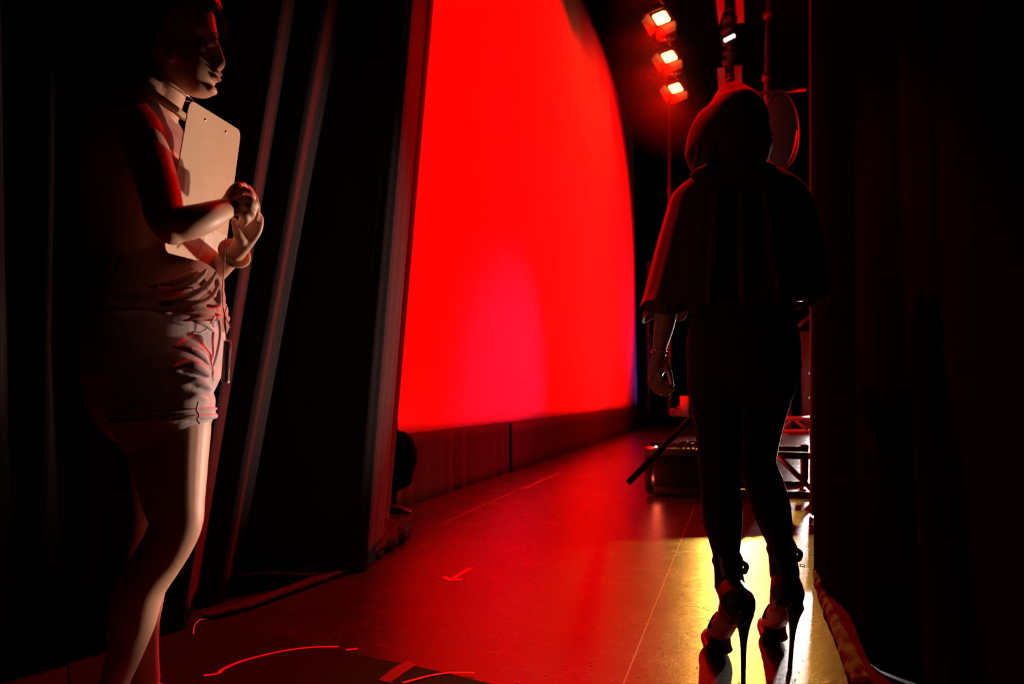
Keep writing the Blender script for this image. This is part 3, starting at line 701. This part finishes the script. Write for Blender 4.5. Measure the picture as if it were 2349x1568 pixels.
def crease(bm, pts, r, cx, rx, ry, d0, k=1.0):
    n = len(pts); pp = spl([(float(a), float(b)) for a, b in pts], 5); m = len(pp)
    loft(bm, [(surf(a, b, cx, rx*k, ry*k, d0), r*(.35 + .65*math.sin(PI*(i+.3)/(m))), r*(.35 + .65*math.sin(PI*(i+.3)/(m)))) for i, (a, b) in enumerate(pp)], 10, 1)
for pts, r in ((((385, 668), (430, 655), (458, 636), (474, 618)), .009), (((372, 690), (425, 684), (470, 662), (494, 630)), .010), (((392, 702), (440, 700), (480, 686), (500, 655)), .008),
               (((405, 720), (450, 712), (485, 712), (506, 704)), .008), (((420, 736), (460, 728), (492, 730), (507, 726)), .008), (((350, 655), (390, 648), (425, 634), (446, 620)), .008),
               (((330, 705), (370, 712), (420, 706), (450, 716)), .007), (((494, 622), (498, 640), (503, 670), (506, 700)), .008)):
    crease(bm, pts, r, 362, 145, .148, 1.80)
link('top', bm, 'top', W1, mods=REM(.0038, 2))
# beaded neckline
bm = new(); ring = []
for k in range(49):
    a = 2*PI*k/48; ring.append(P(368 + 52*math.cos(a), 228 + 34*math.cos(a) + 4, 1.795) + V((0, .075*math.sin(a), 0)))
tube(bm, ring, .005, 10, 1)
for k in range(96):
    a = 2*PI*k/96; ell(bm, P(368 + 53*math.cos(a), 226 + 34*math.cos(a) + 4, 1.795) + V((0, .078*math.sin(a), .004)), .0045, 6)
link('neckline_trim', bm, 'trim', W1)
bm = new(); ring = [P(392 + 46*math.cos(2*PI*k/32), 208 + 17*math.cos(2*PI*k/32), 1.80) + V((0, .052*math.sin(2*PI*k/32), 0)) for k in range(33)]
tube(bm, ring, .0012, 6, 1); link('necklace', bm, 'chrome', W1)
# shorts
bm = new()
def sf(th, t): return 1 + .012*fz(th*2, t*10, 7) + .010*math.sin(t*30 + 1.5*math.cos(th))
loft(bm, [st(350, 868, 1.79, 136, .185), st(358, 800, 1.79, 143, .180), st(364, 750, 1.80, 143, .165), st(365, 712, 1.80, 138, .152)], 72, 8, fn=sf)
loft(bm, [st(368, 958, 1.875, 106, .102), st(368, 940, 1.875, 108, .104), st(366, 890, 1.87, 112, .105), st(362, 840, 1.86, 112, .10)], 60, 8, fn=sf)
loft(bm, [st(374, 956, 1.70, 112, .104), st(372, 938, 1.70, 115, .106), st(360, 890, 1.71, 126, .110), st(352, 840, 1.72, 130, .105)], 60, 8, fn=sf)
for pts, r in ((((395, 795), (430, 800), (462, 815), (480, 835)), .009), (((400, 845), (435, 838), (465, 848), (482, 862)), .010), (((405, 880), (440, 872), (468, 880), (485, 892)), .009), (((415, 915), (445, 908), (475, 915)), .008),
               (((440, 735), (470, 742), (492, 760)), .007)):
    crease(bm, pts, r, 362, 132, .125, 1.745)
sh = link('shorts', bm, 'shorts', W1, mods=REM(.0038, 2))
def leg_ring(px, py, d, rx, ry, r, tilt=0): return [P(px + rx*math.cos(a), py - tilt*math.cos(a), d) + V((0, ry*math.sin(a), 0)) for a in [2*PI*k/48 for k in range(49)]]
bm = new(); tube(bm, leg_ring(374, 966, 1.875, 106, .100, 0, 8), .0065, 10, 1); tube(bm, leg_ring(374, 950, 1.875, 108, .103, 0, 8), .003, 8, 1); link('hem', bm, 'shorts', sh)
bm = new(); tube(bm, leg_ring(374, 962, 1.70, 112, .102, 0, 8), .0065, 10, 1); tube(bm, leg_ring(374, 945, 1.70, 114, .105, 0, 8), .003, 8, 1); link('hem', bm, 'shorts', sh)
bm = new()
for k in range(7):
    x = 455 + k*4.5; d = 1.735 - .004*k
    pass
tube(bm, [P(455, 922, 1.625), P(451, 940, 1.622), P(457, 952, 1.622), P(452, 961, 1.622), P(458, 970, 1.625)], .0022, 6)
link('frayed_thread', bm, 'thread', sh)
bm = new(); tube(bm, [P(492, 725, 1.725), P(480, 748, 1.695), P(462, 762, 1.665), P(442, 762, 1.645)], .0028, 6); link('pocket_edge', bm, 'shorts', sh)
bm = new(); tube(bm, [P(500, 722, 1.77), P(505, 760, 1.77), P(500, 800, 1.77), P(490, 836, 1.77), P(476, 858, 1.77)], .0035, 6); link('fly_seam', bm, 'shorts', sh)
# bracelet
bm = new()
c = P(541, 578, 1.75); ax = (P(556, 560, 1.74) - P(512, 605, 1.80)).normalized(); u = ax.cross(V((0, 1, 0))).normalized(); v = u.cross(ax)
R0 = []
for k in range(33):
    a = 2*PI*k/32; R0.append(c - ax*.006 + u*(.029*math.cos(a)) + v*(.031*math.sin(a)))
loft(bm, [(p, .010, .0022) for p in R0], 8, 1, ref=ax, cap=False)
link('bracelet', bm, 'leather', W1)
bm = new(); ell(bm, P(548, 462, 1.64), (.004, .003, .004), 10); link('ring', bm, 'chrome', W1)

# clipboard: plane through four traced corners, each with its own depth
CB = [P(436, 228, 1.645), P(553, 300, 1.86), P(512, 613, 1.83), P(376, 577, 1.615)]
bo = CB[3]; ux = (CB[2] - CB[3]); uy = (CB[0] - CB[3])
def cbp(a, b): return CB[3]*(1-a)*(1-b) + CB[2]*a*(1-b) + CB[1]*a*b + CB[0]*(1-a)*b
nrm = ux.cross(uy).normalized()
if nrm.y > 0: nrm = -nrm
t = thing('clipboard', 'tan hardboard clipboard seen from the back under the woman\'s arm', 'clipboard', CB[3])
bm = new(); out = []
for (ca, cb_, a0) in ((.08, .06, PI), (.92, .06, 1.5*PI), (.92, .94, 0), (.08, .94, .5*PI)):
    for k in range(7):
        a = a0 + k*PI/12; out.append((ca + .08*math.cos(a), cb_ + .06*math.sin(a)))
f0 = [bm.verts.new(cbp(a, b)) for a, b in out]; f1 = [bm.verts.new(cbp(a, b) - nrm*.003) for a, b in out]
bm.faces.new(f0); bm.faces.new(f1[::-1]); n = len(out)
for k in range(n): bm.faces.new((f0[k], f0[(k+1) % n], f1[(k+1) % n], f1[k]))
link('board', bm, 'board', t, smooth=False)
for a in (.30, .70):
    bm = new(); c = cbp(a, .93); q = nrm.to_track_quat('Z', 'Y').to_matrix()
    m4 = Matrix.Translation(c + nrm*.0005) @ q.to_4x4() @ Matrix.Diagonal((.0038, .0038, .0022, 1))
    bmesh.ops.create_uvsphere(bm, u_segments=14, v_segments=8, radius=1, matrix=m4); link('rivet', bm, 'chrome', t)
bm = new(); c = cbp(.5, .93) - nrm*.008; q = Matrix((ux.normalized(), uy.normalized(), nrm)).transposed()
box(bm, c, V((.075, .022, .010)), q, .003); link('clip', bm, 'chrome', t)
# sheet stuck on its lower back
bm = new(); f = [cbp(.52, .002), cbp(.985, .02), cbp(.985, .22), cbp(.62, .24)]
a = [bm.verts.new(p + nrm*.0006) for p in f]; b = [bm.verts.new(p + nrm*.0012) for p in f]; bm.faces.new(a); bm.faces.new(b[::-1])
for k in range(4): bm.faces.new((a[k], b[k], b[(k+1) % 4], a[(k+1) % 4]))
link('printed_patch', bm, 'paper', t, smooth=False)
# marker
t = thing('marker_pen', 'white-tipped marker pen gripped in the woman\'s hands', 'pen', P(560, 450, 1.69))
bm = new(); rod(bm, P(556, 470, 1.70), P(559, 442, 1.672), .0065); link('barrel', bm, 'plastic', t)
bm = new(); rod(bm, P(559, 443, 1.672), P(561, 430, 1.662), .0062); link('cap', bm, 'whiteplastic', t)
# walkie talkie on the back hip
t = thing('radio', 'black two-way radio clipped on the back of the woman\'s waistband', 'radio', P(228, 775, 1.78))
bm = new(); a = P(236, 735, 1.76); box(bm, a, V((.060, .055, .085)), Matrix.Rotation(.08, 3, 'Y'), .006); link('body', bm, 'plastic', t)
bm = new(); rod(bm, P(212, 700, 1.76), P(214, 640, 1.76), .005); link('antenna', bm, 'plastic', t)
bm = new(); rod(bm, P(246, 695, 1.75), P(246, 686, 1.75), .007); rod(bm, P(230, 695, 1.75), P(230, 688, 1.75), .005); link('knob', bm, 'plastic', t)
bm = new(); box(bm, P(212, 775, 1.76), V((.016, .02, .008)), None, .002); link('clip', bm, 'plastic', t)
# lanyard with key holder
t = thing('lanyard', 'thin cord with dark key holder hanging in front of the pale shorts', 'lanyard', P(522, 880, 1.76))
bm = new(); tube(bm, [P(517, 545, 1.655), P(515, 600, 1.67), P(510, 660, 1.71), P(512, 705, 1.745), P(517, 735, 1.75), P(519, 779, 1.75)], .0012, 6)
tube(bm, [P(521, 702, 1.75), P(514, 730, 1.75), P(518, 765, 1.75)], .0013, 6); tube(bm, [P(515, 722, 1.75), P(526, 745, 1.75), P(534, 764, 1.75)], .0010, 6)
link('cord', bm, 'plastic', t)
bm = new(); box(bm, P(519, 828, 1.755), V((.016, .012, .098)), Matrix.Rotation(.05, 3, 'Y'), .003); link('holder', bm, 'plastic', t)
bm = new(); tube(bm, [P(514, 782, 1.75), P(522, 780, 1.75), P(529, 788, 1.75), P(527, 820, 1.75), P(524, 878, 1.75)], .0016, 6); link('metal_edge', bm, 'chrome', t)

# ------------------------------------------------------------------ caped person seen from behind
DR = 2.33
W2 = thing('person', 'person seen from behind in a dark hooded cape and high heels, walking to the stage', 'person', (G(1715, 1500).x, 2.36, 0))
bm = new()
loft(bm, [st(1704, 800, DR, 112, .115), st(1702, 720, DR, 105, .11), st(1700, 640, DR, 88, .095), st(1700, 560, DR, 96, .10), st(1698, 480, DR, 118, .10), st(1694, 430, DR, 110, .085), st(1690, 395, DR, 50, .06),
          st(1686, 360, DR, 36, .05), st(1684, 330, DR + .01, 36, .05)], 28, 5)
loft(bm, [st(1684, 345, DR + .02, 30, .05), st(1682, 310, DR + .02, 48, .085), st(1680, 270, DR + .02, 54, .098), st(1678, 235, DR + .02, 46, .085), st(1677, 212, DR + .02, 22, .04)], 24, 5)
for x in (1640, 1665, 1690): pass
ell(bm, P(1680, 285, DR + .115), (.012, .018, .022), 12)                     # nose
# legs
loft(bm, [st(1648, 800, DR, 70, .09), st(1640, 850, DR, 62, .088), st(1642, 900, DR, 58, .082), st(1647, 960, DR, 53, .074), st(1650, 1020, DR, 48, .066), st(1651, 1080, DR, 44.5, .058), st(1652, 1115, DR, 42, .055), st(1656, 1160, DR - .01, 42.5, .058),
          st(1659, 1200, DR - .02, 40.5, .056), st(1663, 1240, DR - .02, 33, .046), st(1666, 1275, DR - .02, 27, .036), st(1670, 1320, DR - .03, 24, .034), st(1678, 1360, DR - .04, 26, .038)], 28, 5)
loft(bm, [st(1764, 800, DR, 72, .09), st(1768, 850, DR + .01, 62, .088), st(1756, 905, DR + .03, 55, .080), st(1748, 960, DR + .05, 46, .072), st(1741, 1020, DR + .07, 40, .062), st(1739, 1065, DR + .08, 38.5, .055), st(1751, 1105, DR + .07, 41, .054), st(1765, 1150, DR + .05, 41.5, .056),
          st(1777, 1195, DR + .04, 36.5, .050), st(1787, 1235, DR + .04, 28, .038), st(1793, 1270, DR + .04, 24, .033), st(1800, 1310, DR + .03, 24, .033), st(1806, 1345, DR + .02, 26, .036)], 28, 5)
# feet inside the sandals: heel high, ball and toes on the sole
def foot(bm, an, heel, mid, ball, toe, sgn, scale=1.0):
    loft(bm, [(an, .033, .036), (heel, .034, .038)], 18, 4)
    loft(bm, [(heel, .032, .036), (mid, .033, .034), (ball, .040, .026), (toe, .038, .016)], 20, 6, ref=V((0, .35, 1)).normalized())
    fw = (toe - ball).normalized(); sd = V((fw.y, -fw.x, 0)).normalized()
    for k, (o_, l, r) in enumerate(((-.030, .030, .0105), (-.012, .032, .0085), (.004, .030, .0080), (.018, .024, .0075), (.031, .017, .0070))):
        a = toe + sd*(o_*-sgn) - fw*.004; loft(bm, [(a, r, r), (a + fw*l + V((0, 0, -.006)), r*.9, r*.85)], 10, 2, ref=V((0, 0, 1)))
LA = P(1670, 1340, DR - .05); LH = P(1692, 1382, 2.20); LM = P(1668, 1420, 2.27); LB = G(1645, 1500) + V((0, -.02, .055)); LT = G(1640, 1478) + V((0, .0, .04))
foot(bm, LA, LH, LM, LB + V((.0, 0, .015)), LT, 1)
RA = P(1802, 1320, DR + .02); RH = P(1808, 1362, 2.31); RM = P(1790, 1400, 2.37); RB = G(1772, 1472) + V((0, -.02, .055)); RT = G(1768, 1452) + V((0, 0, .04))
foot(bm, RA, RH, RM, RB + V((0, 0, .015)), RT, -1)
# left arm and hand
loft(bm, [st(1600, 450, DR - .01, 34, .05), st(1572, 540, DR - .01, 32, .045), st(1548, 630, DR, 30, .042), st(1533, 690, DR + .01, 27, .038), st(1523, 750, DR + .03, 22.5, .034), st(1514, 795, DR + .05, 16.5, .028), st(1511, 818, DR + .055, 15, .024)], 22, 5)
loft(bm, [st(1511, 812, DR + .055, 15, .023), st(1509, 836, DR + .06, 20, .017), st(1504, 856, DR + .065, 18, .015), st(1501, 866, DR + .068, 14, .012)], 18, 5)
chain(bm, [(1520, 824, DR + .05), (1532, 842, DR + .05), (1538, 864, DR + .055), (1543, 883, DR + .06)], .0110, .0062)
chain(bm, [(1513, 856, DR + .05), (1518, 874, DR + .05), (1532, 886, DR + .05), (1545, 894, DR + .055)], .0082, .0060)
chain(bm, [(1505, 862, DR + .06), (1508, 881, DR + .058), (1522, 891, DR + .058), (1537, 900, DR + .062)], .0084, .0060)
chain(bm, [(1498, 864, DR + .07), (1501, 886, DR + .068), (1518, 900, DR + .068), (1537, 911, DR + .072)], .0082, .0060)
chain(bm, [(1492, 862, DR + .08), (1493, 882, DR + .08), (1503, 897, DR + .08), (1516, 904, DR + .084)], .0074, .0056)
# right arm bent under the cape
loft(bm, [st(1790, 450, DR - .01, 34, .05), st(1830, 540, DR, 32, .045), st(1846, 620, DR + .01, 28, .04), st(1835, 670, DR + .04, 22, .035)], 20, 5)
loft(bm, [st(1838, 655, DR + .03, 24, .034), st(1825, 650, DR + .13, 20, .028), st(1808, 640, DR + .22, 16, .022)], 18, 5)
chain(bm, [(1808, 642, DR + .22), (1798, 638, DR + .28), (1792, 640, DR + .33)], .012, .008)
chain(bm, [(1806, 634, DR + .22), (1792, 628, DR + .28), (1788, 634, DR + .32)], .011, .008)
chain(bm, [(1810, 648, DR + .22), (1804, 650, DR + .28), (1796, 650, DR + .31)], .010, .007)
chain(bm, [(1812, 652, DR + .21), (1808, 657, DR + .26), (1800, 657, DR + .29)], .009, .006)
chain(bm, [(1804, 634, DR + .21), (1792, 640, DR + .24), (1786, 648, DR + .25)], .012, .008)
link('body', bm, 'skin2', W2, mods=REM(.0038, 4))
bm = new(); ell(bm, P(1524, 808, DR + .045), (.008, .006, .012), 10); tube(bm, [P(1511 + 17*math.cos(a), 806 + 3*math.sin(a), DR + .052) + V((0, .025*math.sin(a), 0)) for a in [2*PI*k/24 for k in range(25)]], .0028, 8, 1)
link('bracelet', bm, 'chrome', W2)
# shorts
bm = new()
loft(bm, [st(1703, 838, DR, 126, .135), st(1704, 790, DR, 128, .138), st(1704, 730, DR, 118, .128), st(1702, 690, DR, 104, .115)], 48, 6, fn=lambda th, t: 1 + .012*fz(th*2, t*6, 3))
loft(bm, [st(1643, 898, DR, 64, .094), st(1646, 830, DR, 70, .10)], 40, 5); loft(bm, [st(1757, 893, DR + .02, 62, .092), st(1764, 830, DR, 72, .10)], 40, 5)
link('shorts', bm, 'dshorts', W2, mods=REM(.0048, 2))
bm = new()
loft(bm, [st(1641, 905, DR, 60, .084), st(1647, 960, DR, 55.5, .077), st(1650, 1020, DR, 50, .069), st(1651, 1080, DR, 46.5, .061), st(1652, 1115, DR, 44, .058), st(1656, 1160, DR - .01, 44.5, .061),
          st(1659, 1200, DR - .02, 42.5, .059), st(1663, 1240, DR - .02, 35, .049), st(1666, 1275, DR - .02, 29, .039), st(1670, 1320, DR - .03, 26, .037)], 32, 6, fn=lambda th, t: 1 + (.02*fz(th*2, t*30) if .38 < t < .56 else 0))
link('stocking', bm, 'stocking', W2)
bm = new()
loft(bm, [st(1758, 893, DR + .03, 59, .084), st(1748, 960, DR + .05, 48.5, .075), st(1741, 1020, DR + .07, 42, .065), st(1739, 1065, DR + .08, 40.5, .058), st(1751, 1105, DR + .07, 43, .057), st(1765, 1150, DR + .05, 43.5, .059),
          st(1777, 1195, DR + .04, 38.5, .053), st(1787, 1235, DR + .04, 30, .041), st(1793, 1270, DR + .04, 26, .036), st(1800, 1310, DR + .03, 26, .036)], 32, 6, fn=lambda th, t: 1 + (.02*fz(th*2, t*30) if .38 < t < .56 else 0))
link('stocking', bm, 'stocking', W2)
# cape: open bell of cloth with sleeves, double hem
def skirt(bm, rows, seg=120, sub=8):
    """rows: (py, left px, right px, half depth, depth of centre, left dip, right dip)"""
    R = spl([tuple(float(q) for q in r) for r in rows], sub); rings = []
    for j, (py, xl, xr, hy, d, hl, hr) in enumerate(R):
        t = j/(len(R)-1); ring = []
        cx = (xl+xr)/2; a = (xr-xl)/2
        for k in range(seg):
            th = 2*PI*k/seg; co, si = math.cos(th), math.sin(th)
            f = 1 + t*(.030*math.sin(9*th + 1.0) + .020*math.sin(17*th + 2*t) + .03*fz(th*2, t*2))*(1 if abs(co) < .93 else .35)
            x = cx + a*(abs(co)**.85 * (1 if co > 0 else -1))*f
            dip = (hl if co < 0 else hr)*abs(co)**3 + t**3*8*math.sin(3*th + .6)
            p = P(x, py + dip, d); p = V((p.x, d + hy*(abs(si)**.9)*(1 if si > 0 else -1)*f, p.z)); ring.append(bm.verts.new(p))
        rings.append(ring)
    for r0, r1 in zip(rings, rings[1:]):
        for k in range(seg): bm.faces.new((r0[k], r0[(k+1) % seg], r1[(k+1) % seg], r1[k]))
    return rings
bm = new()
r = skirt(bm, [(372, 1650, 1728, .075, DR, 0, 0), (388, 1626, 1764, .09, DR, 0, 0), (405, 1590, 1806, .105, DR, 0, 0), (440, 1546, 1850, .12, DR, 0, 0), (490, 1528, 1868, .13, DR, 0, 0), (560, 1508, 1884, .145, DR, 0, 0),
               (630, 1490, 1892, .16, DR, 0, 0), (680, 1478, 1895, .17, DR, 0, 0), (708, 1470, 1896, .175, DR, -6, -24)])
link('cape', bm, 'cape', W2, mods=(('SOLIDIFY', dict(thickness=.003, offset=-1)),))
# sleeve lining edge under the left side of the cape
bm = new(); r = skirt(bm, [(690, 1484, 1560, .13, DR + .03, 0, 0), (725, 1476, 1572, .14, DR + .04, 6, 0)], 60, 6)
link('lower_sleeve', bm, 'cape', W2, mods=(('SOLIDIFY', dict(thickness=.003, offset=-1)),))
# pleat down the middle of the back
bm = new()
for x0, x1 in ((1652, 1625), (1745, 1790), (1700, 1705)):
    tube(bm, [P(x0, 395, DR - .085), P(x0*.7 + x1*.3, 470, DR - .135), P(x0*.4 + x1*.6, 580, DR - .155), P(x1, 690, DR - .172)], .012, 10, 5, [.004, .010, .014, .010])
link('back_pleats', bm, 'cape', W2)
# hood
bm = new()
def hoodf(th, t): return 1 + .035*fz(th*1.7, t*4, 6) + .03*math.sin(3*th + 6*t)*(.4 + .6*t)
loft(bm, [st(1683, 398, DR - .01, 62, .085), st(1676, 382, DR, 84, .10), st(1672, 355, DR + .01, 98, .125), st(1671, 325, DR + .015, 94, .135), st(1676, 290, DR + .02, 84, .135), st(1681, 258, DR + .02, 70, .125), st(1679, 226, DR + .02, 50, .10), st(1675, 202, DR + .015, 30, .06), st(1672, 188, DR + .01, 10, .022)], 72, 7, fn=hoodf)
loft(bm, [st(1672, 192, DR - .01, 4, .006), st(1690, 205, DR - .06, 5, .008), st(1700, 228, DR - .095, 4, .006), st(1702, 250, DR - .11, 2, .004)], 10, 5)
loft(bm, [st(1676, 190, DR + .0, 4, .006), st(1712, 208, DR - .02, 6, .03), st(1738, 240, DR - .01, 6, .05), st(1752, 280, DR, 5, .05)], 12, 5)
link('hood', bm, 'cape', W2, mods=REM(.0042, 2))
bm = new()
for pts in (((1636, 262, -.06), (1614, 295, -.07), (1602, 340, -.075), (1592, 385, -.05)), ((1650, 290, -.10), (1628, 340, -.11), (1612, 380, -.09))):
    tube(bm, [P(x, y, DR + .02 + dd) for x, y, dd in pts], .004, 8, 5)
link('hood_seam', bm, 'cape', W2)
# collar knot at left shoulder
bm = new(); loft(bm, [st(1590, 402, DR - .05, 6, .02), st(1612, 392, DR - .06, 12, .04), st(1628, 386, DR - .06, 9, .03), st(1636, 395, DR - .07, 3, .01)], 16, 6, fn=lambda th, t: 1 + .3*fz(th*2, t*5))
link('collar_fold', bm, 'cape', W2)
# shoes
def shoe(an_top, an, heel, mid, ball, toe, tip, htop, zipper):
    s = []
    bm = new()
    loft(bm, [(an_top, .046, .044), ((an_top*2 + an)/3, .042, .043), (an, .043, .046)], 24, 5, fn=lambda th, t: 1 + .05*fz(th*2, t*4))
    loft(bm, [(an, .036, .044), ((an + heel)/2, .044, .048), (heel, .050, .050)], 24, 5)
    loft(bm, [(heel, .046, .050), (heel.lerp(mid, .5), .043, .044), (mid, .036, .026), (mid.lerp(ball, .6), .036, .014)], 24, 6, ref=V((0, .35, 1)).normalized())
    o = link('high_heel_shoe', bm, 'shoe', W2, mods=REM(.004, 2))
    bm = new()                                                         # platform sole
    b0 = V((ball.x, ball.y, .022)); t0 = V((toe.x, toe.y, .022)); fw = (t0 - b0).normalized()
    loft(bm, [(b0 - fw*.05 + V((0, 0, .055)), .030, .008), (b0 - fw*.015 + V((0, 0, .018)), .036, .014), (b0 + fw*.01, .043, .020), (t0, .044, .021), (t0 + fw*.035, .036, .020)], 24, 5, ref=V((0, 0, 1)))
    link('sole', bm, 'shoe', o)
    bm = new(); loft(bm, [(htop, .028, .030), (htop.lerp(tip, .18), .016, .017), (htop.lerp(tip, .42), .0085, .009), (htop.lerp(tip, .75), .0062, .0065), (tip + V((0, 0, .004)), .0068, .0068)], 16, 6)
    link('stiletto_heel', bm, 'shoe', o)
    bm = new()
    q0 = mid.lerp(ball, .45)
    loft(bm, [(q0 + V((-.045, 0, .0)), .006, .003), (q0 + V((-.02, 0, .038)), .008, .003), (q0 + V((.02, 0, .042)), .008, .003), (q0 + V((.045, 0, .0)), .006, .003)], 8, 5); link('strap', bm, 'shoe', o)
    bm = new(); tube(bm, [an_top + V((.038, -.02, -.002)), an_top + V((.048, -.025, -.012)), an_top + V((.044, -.02, -.03))], .008, 10); link('cuff_knot', bm, 'shoe', o)
    if zipper:
        bm = new()
        a = P(1828, 1294, DR - .02); b = P(1846, 1298, DR - .02)
        for dz in (-.003, .003): rod(bm, a + V((0, 0, dz)), b + V((0, 0, dz)), .0011, 6)
        for q in (a, a.lerp(b, .45), b): rod(bm, q + V((0, 0, -.004)), q + V((0, 0, .004)), .0013, 6)
        rod(bm, P(1818, 1290, DR - .01), a, .0014, 6); link('zipper_pull', bm, 'chrome', o)
    return o
shoe(P(1669, 1284, DR - .02), P(1674, 1345, DR - .05), P(1693, 1384, 2.20), P(1672, 1418, 2.27), LB, LT, G(1705, 1588), P(1706, 1408, 2.17), False)
shoe(P(1793, 1256, DR + .04), P(1800, 1318, DR + .02), P(1806, 1362, 2.31), P(1792, 1398, 2.37), RB, RT, G(1812, 1536), P(1822, 1392, 2.28), True)

# ------------------------------------------------------------------ thin stage haze hanging round the red lamps
hz = bpy.data.materials.new('stage_haze'); hz.use_nodes = True; nt = hz.node_tree; nt.nodes.clear()
ou = nt.nodes.new('ShaderNodeOutputMaterial'); vs = nt.nodes.new('ShaderNodeVolumeScatter'); tc = nt.nodes.new('ShaderNodeTexCoord')
gr = nt.nodes.new('ShaderNodeTexGradient'); gr.gradient_type = 'QUADRATIC_SPHERE'; mu = nt.nodes.new('ShaderNodeMath'); mu.operation = 'MULTIPLY'; mu.inputs[1].default_value = .13
nt.links.new(tc.outputs['Object'], gr.inputs[0]); nt.links.new(gr.outputs['Fac'], mu.inputs[0]); nt.links.new(mu.outputs[0], vs.inputs['Density']); nt.links.new(vs.outputs[0], ou.inputs['Volume'])
vs.inputs['Anisotropy'].default_value = .2
bm = new(); bmesh.ops.create_uvsphere(bm, u_segments=32, v_segments=20, radius=1)
me = bpy.data.meshes.new('stage_haze'); bm.to_mesh(me); bm.free(); me.materials.append(hz)
ho = bpy.data.objects.new('stage_haze', me); COL.objects.link(ho)
ho.location = cyc(5.6, 6.6, 1.2); ho.scale = (1.3, 3.6, 1.5); ho.rotation_euler = (0, 0, math.atan2(T.y, T.x) - PI/2)
tag(ho, 'thin red-lit haze hanging around the three overhead lamps', 'haze', kind='stuff')
